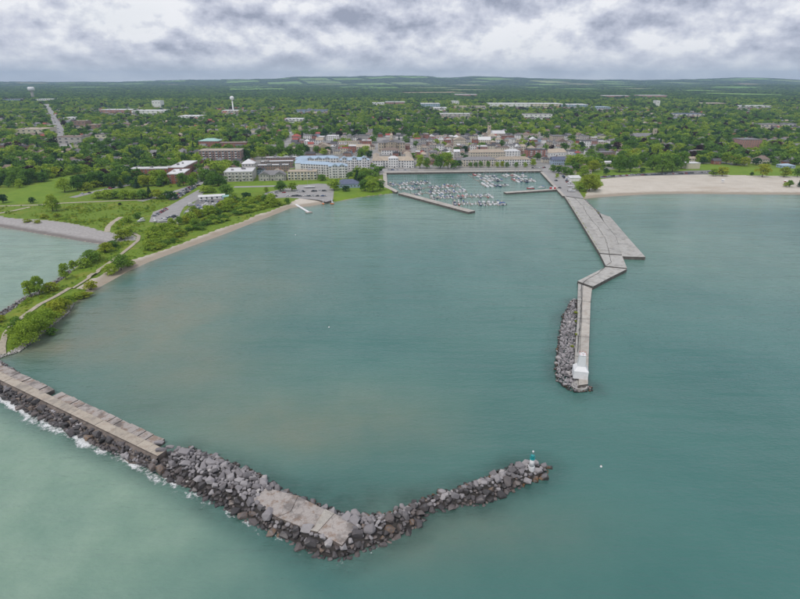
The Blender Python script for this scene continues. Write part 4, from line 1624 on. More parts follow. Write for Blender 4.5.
# apartment complex in red brick with white roofs, west of the marina
t, w = building('red brick apartment block with a white flat roof, end wall to the park', (168.5, 184, 184.5, 183.6), 38, 11.5, 'brick_red', rmat='roof_white', name='apartment_block', floors=4, bay=6, units=2)
building('long low red brick wing with white roof behind the park trees', (131, 175.8, 170, 175.2), 16, 8.5, 'brick_red', rmat='roof_white', name='apartment_block', floors=3, bay=5, units=2)
building('red brick wing with white roof angled away beside the grey hotel', (184.6, 175.8, 198.5, 168.5), 20, 10.5, 'brick_red', rmat='roof_white', name='apartment_block', floors=3, bay=5, units=2)
# brown apartment slab
t, w = building('five-storey pinkish brown brick apartment slab with dark balconies', (200, 162.8, 241.5, 162.4), 26, 17.5, 'brick_brown', rmat='roof_tan', name='apartment_block', floors=5, bay=4.6, win=(2.6, 1.9), balcony=1, units=3, edge='stucco_grey')
building('brick school building with a pale green copper roof', (199, 147, 219, 147), 26, 11, 'brick_red', 'hip', 'roof_copper', name='school', cat='school', floors=3, bay=4, rise=4)
building('long two-storey red brick building behind the brown apartment slab', (219.5, 148.5, 247, 148), 24, 9, 'brick_red', rmat='roof_brown', floors=2, bay=4, units=2)
# grey three-storey hotel with turret
t, w = building('three-storey grey stucco hotel with a turret and flat roof', (225, 181.8, 253, 181.2), 34, 11.5, 'stucco_grey', rmat='roof_white', name='hotel', cat='hotel', floors=3, bay=4.2, balcony=1, units=3)
block(t, 16, 16, 17, 'stucco_grey', 'hip', 'roof_white', floors=4, bay=4, x=8, y=34.6, door=False)
for k, (a, b) in enumerate((((257.5, 172.2), (289, 171.6)), ((261, 168.2), (293.5, 167.5)), ((266, 163.8), (297.5, 163.2)))):
    building(['brick terrace row with white stepped roofs, front row by the gabled house', 'brick terrace row with white stepped roofs, middle row of three', 'brick terrace row with white stepped roofs, back row of three'][k],
             (*a, *b), 13, 8.5, 'brick_brown', rmat='roof_white', name='terrace_row', cat='terrace', floors=3, bay=3.4, units=4, edge='roof_grey')
t, w = building('grey gabled pair of townhouses facing the park lawn', (259, 180.8, 286, 180.4), 14, 7, 'stucco_grey', 'hip', 'roof_grey', name='townhouse', cat='townhouse', floors=2, bay=3.4, rise=5)
block(t, 11, 6, 8.2, 'stucco_grey', 'gable_y', 'roof_grey', 2, 3.4, -9.5, -1.4, rise=3.4)
block(t, 11, 6, 8.2, 'stucco_grey', 'gable_y', 'roof_grey', 2, 3.4, 9.5, -1.4, rise=3.4)
building('three-storey beige apartment block with flat roof beside the blue-roofed condominium', (288, 180.2, 317, 179.8), 17, 10, 'stucco_cream', rmat='roof_tan', name='apartment_block', floors=3, bay=3.8, win=(1.8, 1.9), balcony=2, units=2)

# white condominium with blue roofs
t, w = building('white condominium complex with bright blue metal roofs and many gables', (329, 178.4, 348, 178), 17, 15.5, 'stucco_white', 'hip', 'roof_blue', name='condominium', cat='condominium', floors=5, bay=3.6, balcony=1, rise=3)
block(t, 44, 15, 15.5, 'stucco_white', 'hip', 'roof_blue', 5, 3.6, -29, 19, rise=3, rz=math.radians(-24), balcony=2)
block(t, 60, 15, 16, 'stucco_white', 'hip', 'roof_blue', 5, 3.6, -28, 72, rise=3, rz=math.radians(0), balcony=1)
block(t, 42, 15, 13.5, 'stucco_white', 'hip', 'roof_blue', 4, 3.6, 24.5, 68, rise=3, balcony=2)
block(t, 16, 34, 15.0, 'stucco_white', 'hip', 'roof_blue', 5, 3.6, -49, 37.5, rise=3, skip_front=True)
for gx, gy in ((-38, 71.3), (-26, 71.3), (-14, 71.3), (10, 67.3), (24, 67.3), (38, 67.3), (-4, -0.7), (5, -0.7)):
    block(t, 6, 7, 16.6 if gy > 60 else 16.4, 'stucco_white', 'gable_y', 'roof_blue', 5, 2.8, gx, gy, rise=2.2, sides=False, door=False)
occ_poly(pxpoly([(302, 172), (330, 180), (350, 179), (361, 170), (361, 158), (318, 155), (302, 160)]))

# pale symmetrical condominium by the basin
t, w = building('pale grey symmetrical condominium with arched centre facing the marina basin', (372.5, 167.6, 414, 167.4), 16, 10, 'stucco_white', 'hip', 'roof_tan', name='condominium', cat='condominium', floors=3, bay=3.6, balcony=1, rise=5)
for sx in (-1, 1):
    block(t, 15, 12, 10.6, 'stucco_white', 'hip', 'roof_tan', 3, 3.6, sx * w * 0.37, -5, rise=4.5)
block(t, 14, 9, 13.5, 'stucco_white', 'hip', 'roof_white', 4, 3.4, 0, -2.5, rise=3)
for sx in (-1, 1):
    block(t, 9, 60, 9.5, 'stucco_white', 'hip', 'roof_tan', 3, 3.6, sx * w * 0.42, 17, rise=3, skip_front=True)


def town_hall():
    (x, y, z), w, rz = place(378.5, 151.5, 405, 151.3)
    t = thing('town_hall', 'beige stone town hall with columned portico and domed cupola', 'town hall', (x, y, z), rz)
    block(t, w, 22, 15, 'stone_beige', 'hip', 'roof_grey', 3, 4.4, win=(1.6, 2.6), rise=4)
    block(t, w * 0.3, 6, 16.5, 'stone_beige', 'gable_y', 'roof_grey', 3, 4.4, 0, -6.05, rise=3.5, win=(1.6, 2.6))
    for sx in (-1, 1):
        block(t, w * 0.2, 5, 15.6, 'stone_beige', 'hip', 'roof_grey', 3, 3.4, sx * w * 0.40, -5.05, rise=3, win=(1.6, 2.6))
    for k in range(4):
        mb = MB()
        mb.lathe([(0.75, 0), (0.75, 0.6), (0.55, 0.7), (0.48, 11.5), (0.75, 12.0), (0.75, 12.5)], 'stone_beige', 10)
        obj('column', mb.mesh('column'), t, (-w * 0.105 + w * 0.07 * k, -8.0, 4.2))
    mb = MB()
    mb.box(-w * 0.15, w * 0.15, -9, -6.1, 0, 4.2, 'stone_beige')
    obj('portico_base', mb.mesh('portico_base'), t)
    mb = MB()
    mb.lathe([(3.4, 17), (3.4, 21), (3.8, 21.3), (2.7, 21.6), (2.6, 26), (3.0, 26.3), (2.6, 27.3), (1.7, 29), (0.9, 30), (0.5, 30.2), (0.4, 32), (0.05, 34)], 'stone_beige', 12)
    cu = obj('cupola', mb.mesh('cupola'), t, (0, 9, 0))
    mb = MB()
    mb.tube((0, 0, 34), (0, 0, 37.5), 0.1, 0.06, 'aluminium')
    obj('spire', mb.mesh('spire'), cu)
    for k in range(4):
        mb = MB()
        mb.lathe([(0.95, 0), (0.95, 0.08)], 'white_paint', 14)
        o = obj('clock_face', mb.mesh('clock_face'), cu, (2.62 * math.sin(k * math.pi / 2), -2.62 * math.cos(k * math.pi / 2), 24))
        o.rotation_euler = (math.pi / 2, 0, k * math.pi / 2)
    occ_poly(pxpoly([(376, 153), (407, 153), (405, 143), (378, 143)], 3))
    block(t, 30, 16, 7, 'stucco_white', 'hip', 'roof_brown', 2, 4, -4, -42, rise=4)


town_hall()
# terraced condominium on the north quay
t, w = building('long beige three-storey terrace of stepped apartments along the north quay', (463, 166.5, 496, 166.2), 16, 9.5, 'stucco_cream', 'hip', 'roof_grey', name='apartment_terrace', cat='terrace', floors=3, bay=3.6, balcony=1, rise=3.5)
t, w = building('long cream terrace of stepped apartments with stair gables beside the quay lawn', (497, 166.2, 531, 165.8), 16, 9.5, 'stucco_white', 'hip', 'roof_tan', name='apartment_terrace', cat='terrace', floors=3, bay=3.6, balcony=2, rise=3.5)
building('beige apartment terrace with tan roof behind the stepped quay terrace', (470, 159.5, 505, 159), 15, 11, 'stucco_cream', 'hip', 'roof_tan', name='apartment_terrace', cat='terrace', floors=3, bay=4, rise=4)
building('cream low block with white canopy roof behind the quay terrace', (506, 157.5, 520, 157.2), 14, 10, 'stucco_white', 'hip', 'roof_white', name='apartment_terrace', cat='terrace', floors=3, bay=4, rise=3)
building('blue clapboard house with twin white gables at the pier road', (552, 165, 565, 164.8), 12, 7.5, 'siding_blue', 'gable', 'roof_slate_blue', name='house', cat='house', floors=2, bay=3.2, rise=4)
building('long hall with a broad tan roof behind the blue house', (547.5, 156.5, 566, 155.5), 20, 6, 'stucco_white', 'gable', 'roof_tan', name='hall', cat='hall', floors=1, bay=5, rise=5)
building('dark brick flats with balconies left of the tan-roofed hall', (527, 157, 547, 156.5), 14, 11, 'brick_red', rmat='roof_dark', name='apartment_block', floors=4, bay=4, balcony=1, units=2)
building('blue-grey low clubhouse with hip roof on the waterfront lawn', (336, 188.2, 360, 187.6), 16, 4.5, 'siding_blue', 'hip', 'roof_slate_blue', name='clubhouse', cat='clubhouse', floors=1, bay=4, rise=4.5)
building('small white marina office with brown roof at the basin corner', (379.5, 184.8, 384, 184.4), 7, 4.5, 'stucco_white', 'hip', 'roof_tan', name='office', cat='office', floors=1, bay=3, rise=1.8)
building('white boxy pavilion with flat roof behind the beach', (686, 169, 699.5, 168.8), 14, 7.5, 'stucco_cream', rmat='roof_white', name='pavilion', cat='pavilion', floors=0)
building('pink brick apartment block standing above the trees behind the beach', (740.5, 148.6, 760.5, 148.4), 28, 15.5, 'brick_pink', rmat='roof_grey', name='apartment_block', floors=5, bay=4.4, units=2)
building('white storage shed with low gable roof in the boat yard', (199, 200, 225, 198.6), 8, 3.2, 'stucco_white', 'gable', 'roof_white', name='shed', cat='shed', floors=1, bay=5, rise=1.4)
building('pale teal boat shed with flat roof in the boat yard', (224, 200.8, 236, 199.6), 8, 3.6, 'siding_blue', rmat='roof_copper', name='shed', cat='shed', floors=1, bay=4)
building('white marquee shed beside the pier road and yellow willow', (570, 181.5, 580.5, 181.2), 14, 4.5, 'stucco_white', 'gable', 'roof_white', name='shed', cat='shed', floors=0, rise=2)
building('brown low motel with grey roof behind the beach trees', (595, 157, 614, 156.6), 16, 7, 'brick_brown', rmat='roof_grey', name='motel', cat='motel', floors=2, bay=4)
building('white low canopy roof beside the brown motel', (601, 164.6, 612, 164.2), 10, 3.4, 'stucco_white', 'gable', 'roof_white', name='shed', cat='shed', floors=0, rise=1.2)
building('blue-roofed low pool building in the beach park', (782, 168.3, 795, 168.3), 14, 4, 'siding_blue', 'hip', 'roof_blue', name='pool_house', cat='pool house', floors=1, bay=4, rise=2)
building('beige villa with dormers beside the pink brick apartments', (757, 164.2, 769, 163.8), 12, 7, 'stucco_cream', 'hip', 'roof_brown', name='house', cat='house', floors=2, bay=4, rise=4)


def church(label, px, tower_px, h, d, wall, roofm):
    (x, y, z), w, rz = place(*px)
    t = thing('church', label, 'church', (x, y, z), rz)
    block(t, w, d, 8, wall, 'gable', roofm, 1, 4.5, rise=6, win=(1.4, 4))
    s = tower_px
    mb = MB()
    mb.rings([[(s - 3.2, 0, -0.3), (s + 3.2, 0, -0.3), (s + 3.2, 6.4, -0.3), (s - 3.2, 6.4, -0.3)], [(s - 3, 0.2, h), (s + 3, 0.2, h), (s + 3, 6.2, h), (s - 3, 6.2, h)]], wall)
    tw = obj('tower', mb.mesh('tower'), t)
    for sx in (-1, 1):
        for sy in (0.6, 5.8):
            mb = MB()
            mb.box(s + sx * 2.6 - 0.5, s + sx * 2.6 + 0.5, sy - 0.5, sy + 0.5, h, h + 2, wall)
            obj('pinnacle', mb.mesh('pinnacle'), tw)
    obj('window', window_mesh(1.6, 3.0), tw, (s, 0.1, h - 5.5))
    occ_poly([(x - w / 2 - 5, y - 4), (x + w / 2 + 5, y - 4), (x + w / 2 + 5, y + d + 3), (x - w / 2 - 5, y + d + 3)])


church('church with square grey stone tower and white roofed nave north of downtown', (488.5, 137.5, 505, 137.3), -17, 24, 22, 'stone_beige', 'roof_white')
church('church with square pale stone tower among trees behind the beach', (634, 140.5, 654, 140.3), 22, 22, 18, 'stone_beige', 'roof_grey')


def water_tower(px, py, label, top, r, ball):
    x, y, z = G(px, py)
    t = thing('water_tower', label, 'water tower', (x, y, z))
    mb = MB()
    if ball:
        mb.lathe([(r * 0.9, -1), (r * 0.55, 3), (r * 0.30, 9), (r * 0.27, top - 2.1 * r)], 'white_paint', 20)
        obj('stem', mb.mesh('stem', True), t)
        mb = MB()
        c = top - r
        mb.lathe([(max(0.05, r * math.cos(a)), c + r * 0.95 * math.sin(a)) for a in [math.radians(q) for q in range(-82, 91, 12)]], 'white_paint', 24)
    else:
        mb.lathe([(r * 0.42, -1), (r * 0.40, top * 0.62)], 'concrete', 24)
        obj('stem', mb.mesh('stem', True), t)
        mb = MB()
        mb.lathe([(r * 0.40, top * 0.62), (r, top * 0.74), (r, top * 0.93), (r * 0.8, top), (0.1, top * 1.02)], 'white_paint', 24)
    tk = obj('tank', mb.mesh('tank', True), t)
    mb = MB()
    mb.tube((0, 0, top), (0, 0, top + 3), 0.3, 0.2, 'red_paint')
    obj('warning_light', mb.mesh('warning_light'), tk)


water_tower(33.5, 99, 'white mushroom water tower with a broad tank beside the diagonal road', 62, 17, False)
water_tower(233.5, 112.5, 'white ball water tower on a slender stem above the trees', 56, 7.6, True)

# large commercial and industrial sheds beyond the town: px left, base py, px right, depth, height, wall, roof, label
FARB = [(100, 113.6, 132, 60, 12, 'brick_pink', 'roof_white', 'long pink brick factory with a white roof near the diagonal road'),
        (132, 114.2, 165, 70, 11, 'stucco_white', 'roof_white', 'wide white factory hall joined by pink gable ends'),
        (152.5, 107.5, 161, 40, 26, 'stucco_white', 'roof_white', 'tall white silo block rising above the factory'),
        (64, 121, 76, 40, 9, 'stucco_white', 'roof_white', 'white flat warehouse right of the diagonal road'),
        (16, 134.5, 44, 50, 11, 'stucco_cream', 'roof_tan', 'cream school complex left of the diagonal road'),
        (58, 143.5, 82, 36, 12, 'stucco_grey', 'roof_brown', 'grey apartment house in trees at the foot of the diagonal road'),
        (74, 127, 86, 30, 14, 'brick_brown', 'roof_brown', 'brown gabled institution right of the diagonal road'),
        (89, 130, 99, 26, 12, 'brick_brown', 'roof_tan', 'brown brick institution with tan roof in trees'),
        (96, 140.5, 107, 24, 12, 'stucco_cream', 'roof_dark', 'cream apartment tower block in the western trees'),
        (36, 101, 54, 60, 9, 'stucco_white', 'roof_white', 'white sheds at the foot of the mushroom water tower'),
        (2, 101, 24, 70, 9, 'siding_blue', 'roof_grey', 'pale blue industrial hall far left of the mushroom tower'),
        (178, 119, 200, 60, 8, 'stucco_white', 'roof_white', 'flat white store west of the ball water tower'),
        (222, 113.4, 240, 50, 9, 'stucco_cream', 'roof_white', 'cream works building around the foot of the ball tower'),
        (294, 113.4, 327, 60, 10, 'siding_blue', 'roof_slate_blue', 'long blue-grey factory in the northern trees'),
        (285, 122, 303, 40, 8, 'stucco_white', 'roof_white', 'white flat-roofed store south of the blue factory'),
        (372, 105.2, 384, 70, 9, 'stucco_white', 'roof_white', 'white hall, westmost on the northern commercial strip'),
        (385, 104.4, 405, 70, 10, 'brick_pink', 'roof_white', 'pinkish store with white roof on the northern commercial strip'),
        (421, 106.8, 440, 90, 12, 'siding_blue', 'roof_white', 'big blue and white store on the northern commercial strip'),
        (434, 110.5, 447, 70, 9, 'stucco_white', 'roof_white', 'white low store below the blue and white one'),
        (452, 104, 459, 60, 12, 'stucco_white', 'roof_white', 'small white dome-like hall beyond the strip'),
        (455, 96.8, 477, 110, 13, 'brick_pink', 'roof_white', 'far pink hall on the northern horizon woods'),
        (455, 108.6, 486, 60, 8, 'stucco_cream', 'roof_tan', 'cream row of stores west of the long white warehouse'),
        (489, 107, 530, 90, 13, 'stucco_white', 'roof_white', 'very long white warehouse, western half'),
        (530.5, 106.8, 562, 90, 12, 'stucco_cream', 'roof_white', 'very long cream warehouse with white roof, eastern half'),
        (562.5, 107.2, 588, 80, 10, 'siding_blue', 'roof_white', 'pale blue warehouse closing the eastern end of the row'),
        (596, 109.5, 610, 60, 9, 'siding_blue', 'roof_blue', 'bright blue roofed hall east of the warehouse row'),
        (524, 118.5, 552, 36, 13, 'stucco_white', 'roof_grey', 'white and grey hospital block in the eastern trees'),
        (440, 117.5, 470, 34, 11, 'stucco_grey', 'roof_white', 'pale grey school with long white roof north of downtown'),
        (603, 97.5, 630, 90, 10, 'brick_pink', 'roof_white', 'pale pink far hall in the north-eastern woods'),
        (640, 97.6, 667, 90, 12, 'brick_pink', 'roof_white', 'pink far factory in the north-eastern woods'),
        (655.5, 106.2, 659.5, 30, 22, 'stucco_white', 'roof_white', 'narrow white tower block in the north-eastern woods'),
        (672, 117, 704, 50, 9, 'stucco_white', 'roof_slate_blue', 'white and blue-roofed store in the eastern suburb'),
        (736, 108.4, 772, 60, 9, 'stucco_white', 'roof_white', 'long white far building on the eastern hillside'),
        (700, 104.6, 728, 90, 5, 'brick_brown', 'roof_tan', 'brown far sheds beside the quarry field'),
        (760, 128.4, 782, 40, 9, 'stucco_cream', 'roof_grey', 'pale grey school east of the pink brick apartments'),
        (784, 128, 800, 40, 9, 'stucco_white', 'roof_grey', 'pale long building at the eastern edge of town')]
for a, b, c, d, h, wl, rf, lab in FARB:
    building(lab, (a, b, c, b), d, h, wl, rmat=rf, name='commercial_building', clear=True, floors=2, bay=max(9.0, (c - a) * 0.45), win=(5.0, 2.0), units=3, sides=False)

# downtown: shops shoulder to shoulder along three streets
DT_WALL = [('brick_red', 'red brick'), ('brick_brown', 'brown brick'), ('stucco_cream', 'cream'), ('stucco_grey', 'grey'), ('stucco_white', 'white'), ('brick_pink', 'pink brick'), ('stone_beige', 'beige stone')]
DT_ROOF = [('roof_grey', 'grey'), ('roof_dark', 'dark'), ('roof_white', 'white'), ('roof_brown', 'brown'), ('roof_tan', 'tan'), ('roof_red', 'red')]
rd = random.Random(21)
rows = [(286, 376, 152.5, 'on the street west of the town hall'), (286, 374, 146.3, 'on the back street west of the town hall'), (292, 376, 141.2, 'in the northern row west of the town hall'),
        (409, 462, 158.5, 'behind the basin lawn trees'), (409, 470, 151.5, 'east of the town hall'), (470, 545, 152.3, 'above the quay terraces'), (411, 545, 145.5, 'in the middle row east of the town hall'),
        (409, 540, 140.2, 'in the northern row east of the town hall'), (548, 610, 147.5, 'north of the tan-roofed hall'), (552, 606, 141.5, 'at the eastern end of downtown')]
for x0, x1, py, where in rows:
    px = x0
    while px < x1:
        mpp = m_per_px(*G(px, py))
        wm = rd.choice([8, 10, 12, 14, 18, 24])
        wpx = wm / mpp
        if px + wpx > x1:
            break
        wl, wn = rd.choices(DT_WALL, [2.2, 2, 4, 4, 5, 1, 3])[0]
        rf, rn = rd.choices(DT_ROOF, [6, 2.5, 5, 1.6, 3, 0.5])[0]
        gab = rd.random() < 0.38
        fl = rd.choice([2, 2, 3, 3, 3])
        jy = rd.uniform(-0.5, 0.5)
        x, y, z = G(px + wpx / 2, py + jy)
        if not occ_at(x, y + 4) or rd.random() < 0.35:
            kind = rd.choice(['gable', 'hip', 'gable_y']) if gab else 'flat'
            building('%s %d-storey shop, %s %s roof, %s' % (wn, fl, rn, {'gable': 'pitched', 'hip': 'hipped', 'gable_y': 'gabled', 'flat': 'flat'}[kind], where),
                     (px, py + jy, px + wpx - 0.3, py + jy), rd.uniform(12, 24), fl * 3.3 + rd.uniform(0, 1.5), wl, kind, rf, name='shop', cat='shop', group='shops of the old town centre',
                     floors=fl, bay=3.6, sides=False, win=(1.4, 1.7), units=rd.choice([0, 1, 2]))
        px += wpx + rd.choice([0, 0, 0.2, 2.5])

# ------------------------------------------------------------------ trees
def leaf_cloud(seed, n, size, shape):
    """leaf-sized faces on the lobes of a crown, for a tree of unit height and unit crown width"""
    r = np.random.default_rng(seed)
    lob = []
    if shape == 'conifer':
        t = r.random(n) ** 0.7
        h = 0.08 + 0.92 * (1 - t)
        rad = 0.5 * (1 - h) * (0.75 + 0.35 * np.sin(h * 46)) + 0.015
        a = r.uniform(0, 2 * math.pi, n)
        rr = rad * np.sqrt(r.uniform(0.45, 1, n))
        p = np.stack([rr * np.cos(a), rr * np.sin(a), h], 1)
        nrm = np.stack([np.cos(a), np.sin(a), np.full(n, 0.9)], 1)
    else:
        if shape == 'shrub':
            k, base, top, spread, lr = 13, 0.14, 0.74, 0.36, (0.17, 0.28)
        elif shape == 'tall':
            k, base, top, spread, lr = 15, 0.22, 0.86, 0.27, (0.16, 0.27)
        elif shape == 'sparse':
            k, base, top, spread, lr = 15, 0.22, 0.86, 0.33, (0.13, 0.22)
        else:
            k, base, top, spread, lr = 16, 0.20, 0.80, 0.32, (0.18, 0.29)
        for q in range(k):
            f = q / (k - 1)
            z = base + (top - base) * f
            a = r.uniform(0, 6.28)
            env = math.sin(math.pi * min(1, 0.22 + 0.70 * f)) ** 0.8
            d = spread * env * math.sqrt(r.uniform(0.15, 1))
            s = r.uniform(*lr)
            lob.append((d * math.cos(a), d * math.sin(a), z, s, s * r.uniform(0.7, 0.95)))
        L = np.array(lob)
        wt = L[:, 3] ** 2
        which = r.choice(len(L), n, p=wt / wt.sum())
        v = r.normal(size=(n, 3))
        v /= np.linalg.norm(v, axis=1)[:, None]
        v[:, 2] = np.where(v[:, 2] < -0.35, -v[:, 2], v[:, 2])
        sh = r.uniform(0.62, 1.08, n)[:, None]
        p = L[which, :3] + v * sh * L[which][:, [3, 3, 4]]
        nrm = v
    nrm = nrm + r.normal(size=(n, 3)) * 0.55
    nrm /= np.linalg.norm(nrm, axis=1)[:, None]
    u = np.cross(nrm, r.normal(size=(n, 3)))
    u /= np.linalg.norm(u, axis=1)[:, None]
    w = np.cross(nrm, u)
    s = size * r.uniform(0.6, 1.3, n)[:, None]
    s2 = s * r.uniform(0.5, 0.9, n)[:, None]
    bend = nrm * s * 0.25
    q = np.stack([p - u * s - bend, p - w * s2 + bend * 0.3, p + u * s - bend, p + w * s2 + bend * 0.3], 1)
    return q.reshape(-1, 3)


LEAFM = {}


def crown_mesh(shape, mat, seed, n, size):
    k = (shape, mat, seed, n)
    if k in LEAFM:
        return LEAFM[k]
    v = leaf_cloud(seed, n, size, shape)
    me = bpy.data.meshes.new('crown')
    me.vertices.add(len(v))
    me.vertices.foreach_set('co', v.astype(np.float32).ravel())
    me.loops.add(len(v))
    me.loops.foreach_set('vertex_index', np.arange(len(v), dtype=np.int32))
    me.polygons.add(n)
    me.polygons.foreach_set('loop_start', np.arange(0, len(v), 4, dtype=np.int32))
    me.update(calc_edges=True)
    me.materials.append(MATS[mat])
    LEAFM[k] = me
    return me


def trunk_mesh(shape, seed):
    k = ('trunk', shape, seed)
    if k in LEAFM:
        return LEAFM[k]
    r = random.Random(seed)
    mb = MB()
    if shape == 'conifer':
        mb.tube((0, 0, -0.02), (0, 0, 0.8), 0.022, 0.006, 'bark')
    elif shape == 'shrub':
        for q in range(5):
            a = q * 1.26 + r.uniform(-0.3, 0.3)
            mb.tube((0.04 * math.cos(a), 0.04 * math.sin(a), -0.02), (0.26 * math.cos(a), 0.26 * math.sin(a), 0.55), 0.022, 0.008, 'bark', 5)
    else:
        mb.tube((0, 0, -0.02), (0.01, 0, 0.34), 0.030, 0.021, 'bark')
        mb.tube((0.01, 0, 0.33), (0.0, 0.02, 0.72), 0.021, 0.008, 'bark')
        for q in range(5):
            a = q * 1.26 + r.uniform(-0.3, 0.3)
            z = 0.28 + 0.05 * q
            mb.tube((0.01, 0, z), (0.27 * math.cos(a), 0.27 * math.sin(a), z + 0.24), 0.014, 0.005, 'bark', 5)
    me = mb.mesh('trunk')
    LEAFM[k] = me
    return me


KIND = {'mid': ('leaf_mid', 'mid-green', 'round'), 'light': ('leaf_light', 'bright fresh-green', 'round'), 'yellow': ('leaf_yellow', 'yellow-green', 'round'),
        'dark': ('leaf_dark', 'dark green', 'round'), 'conifer': ('leaf_conifer', 'dark pointed evergreen', 'conifer'), 'copper': ('leaf_copper', 'copper-purple', 'round')}
NTREE = [0]
rt = random.Random(99)


def tree(x, y, z, h, w, kind, shape, where, group, n=None, name=None):
    mat, adj, _ = KIND[kind]
    if kind == 'conifer':
        shape = 'conifer'
    seed = rt.randrange(3)
    bush = shape == 'shrub'
    px = h / m_per_px(x, y, z)
    if n is None:
        n = 2600 if px > 22 else (1300 if px > 11 else 520)
    size = {2600: 0.030, 1300: 0.042, 520: 0.065}[n]
    big = ('low ' if h < 2.6 else ('tall ' if h > 5 else '')) + ('broad ' if w > 1.7 * h else ('narrow ' if w < 1.15 * h else '')) if bush else ('big ' if h > 13 else ('young ' if h < 6 else ''))
    lab = '%s%s %s %s, near %s' % (big, adj, 'bush' if bush else 'tree', where, nearby(x, y))
    if name == 'weed':
        lab = 'low yellow-green weeds %s of the east pier' % where
    if kind != 'conifer' and not bush:
        lab = '%s%s' % ({'tall': 'tall ', 'sparse': 'open-crowned ', 'round': 'full '}[shape], lab)
    t = thing(name or ('bush' if bush else 'tree'), lab, 'bush' if bush else 'tree', (x, y, z), rt.uniform(0, 6.28), group)
    t.scale = (w, w, h)
    obj('trunk', trunk_mesh(shape, seed), t)
    obj('crown', crown_mesh(shape, mat, 10 + seed, n, size), t)
    NTREE[0] += 0 if bush else 1
    return t


LAND = [(r_, G(a, b)) for a, b, r_ in [(176, 184, 'the red brick apartments'), (220, 163, 'the brown apartment slab'), (239, 182, 'the grey hotel'), (275, 170, 'the brick terrace rows'), (272, 181, 'the gabled townhouses'),
        (302, 180, 'the beige flats'), (330, 172, 'the blue-roofed condominium'), (393, 168, 'the symmetrical condominium'), (391, 150, 'the town hall'), (348, 188, 'the waterfront clubhouse'), (382, 184, 'the marina office'),
        (430, 169, 'the basin lawn'), (480, 167, 'the stepped quay terrace'), (515, 167, 'the cream quay terrace'), (496, 137, 'the white-roofed church'), (558, 165, 'the blue house'), (557, 156, 'the tan-roofed hall'), (575, 182, 'the white marquee shed'),
        (605, 157, 'the brown motel'), (693, 169, 'the beach pavilion'), (750, 149, 'the pink brick apartments'), (645, 140, 'the church behind the beach'), (788, 168, 'the blue-roofed pool building'), (722, 183, 'the lifeguard stand'), (625, 176, 'the beach car park'),
        (212, 199, 'the white yard shed'), (185, 214, 'the boat yard'), (300, 195, 'the swimming beach'), (40, 190, 'the open western field'), (80, 196, 'the western lane'), (60, 208, 'the meadow path'), (115, 225, 'the pebble beach path'), (70, 147, 'the foot of the diagonal road'),
        (30, 134, 'the cream school'), (151, 199, 'the park hedge'), (100, 285, 'the start of the sandy shore'), (30, 340, 'the stony spit tip'), (50, 290, 'the outer spit boulders'), (120, 262, 'the spit path bend'), (762, 164, 'the beige villa'), (209, 147, 'the copper-roofed school'), (330, 148, 'the western shops')]]


def nearby(x, y):
    return min(LAND, key=lambda q: (q[1][0] - x) ** 2 + (q[1][1] - y) ** 2)[0]


# explicit trees: base px, base py, height px, width px, kind, shape
SPIT = [(31, 296, 20, 15, 'light', 'sparse'), (40, 295, 21, 14, 'light', 'sparse'), (52, 291, 12, 17, 'yellow', 'shrub'), (66, 279, 17, 12, 'light', 'tall'), (74, 269, 12, 9, 'light', 'sparse'),
        (84, 267, 11, 14, 'light', 'shrub'), (92, 263, 15, 16, 'mid', 'round'), (98, 259, 11, 13, 'light', 'shrub'), (107, 252, 12, 16, 'yellow', 'shrub'), (114, 247, 9, 12, 'mid', 'shrub'), (123, 239, 12, 17, 'yellow', 'shrub'),
        (130, 234, 10, 14, 'light', 'shrub'), (121, 268, 18, 19, 'mid', 'round'), (111, 272, 13, 14, 'light', 'shrub'), (128, 264, 11, 12, 'light', 'shrub'), (90, 287, 12, 13, 'yellow', 'shrub'), (84, 294, 7, 15, 'yellow', 'shrub'),
        (28, 341, 28, 27, 'light', 'round'), (38, 333, 25, 24, 'light', 'round'), (20, 333, 20, 16, 'mid', 'shrub'), (47, 324, 23, 22, 'light', 'shrub'), (56, 315, 20, 21, 'yellow', 'round'), (63, 308, 16, 17, 'yellow', 'shrub'),
        (69, 302, 12, 12, 'light', 'shrub'), (33, 319, 10, 14, 'light', 'shrub'), (14, 336, 12, 14, 'light', 'shrub'), (1, 322, 9, 10, 'yellow', 'shrub'), (78, 296, 9, 12, 'light', 'shrub'), (52, 331, 9, 12, 'mid', 'shrub')]
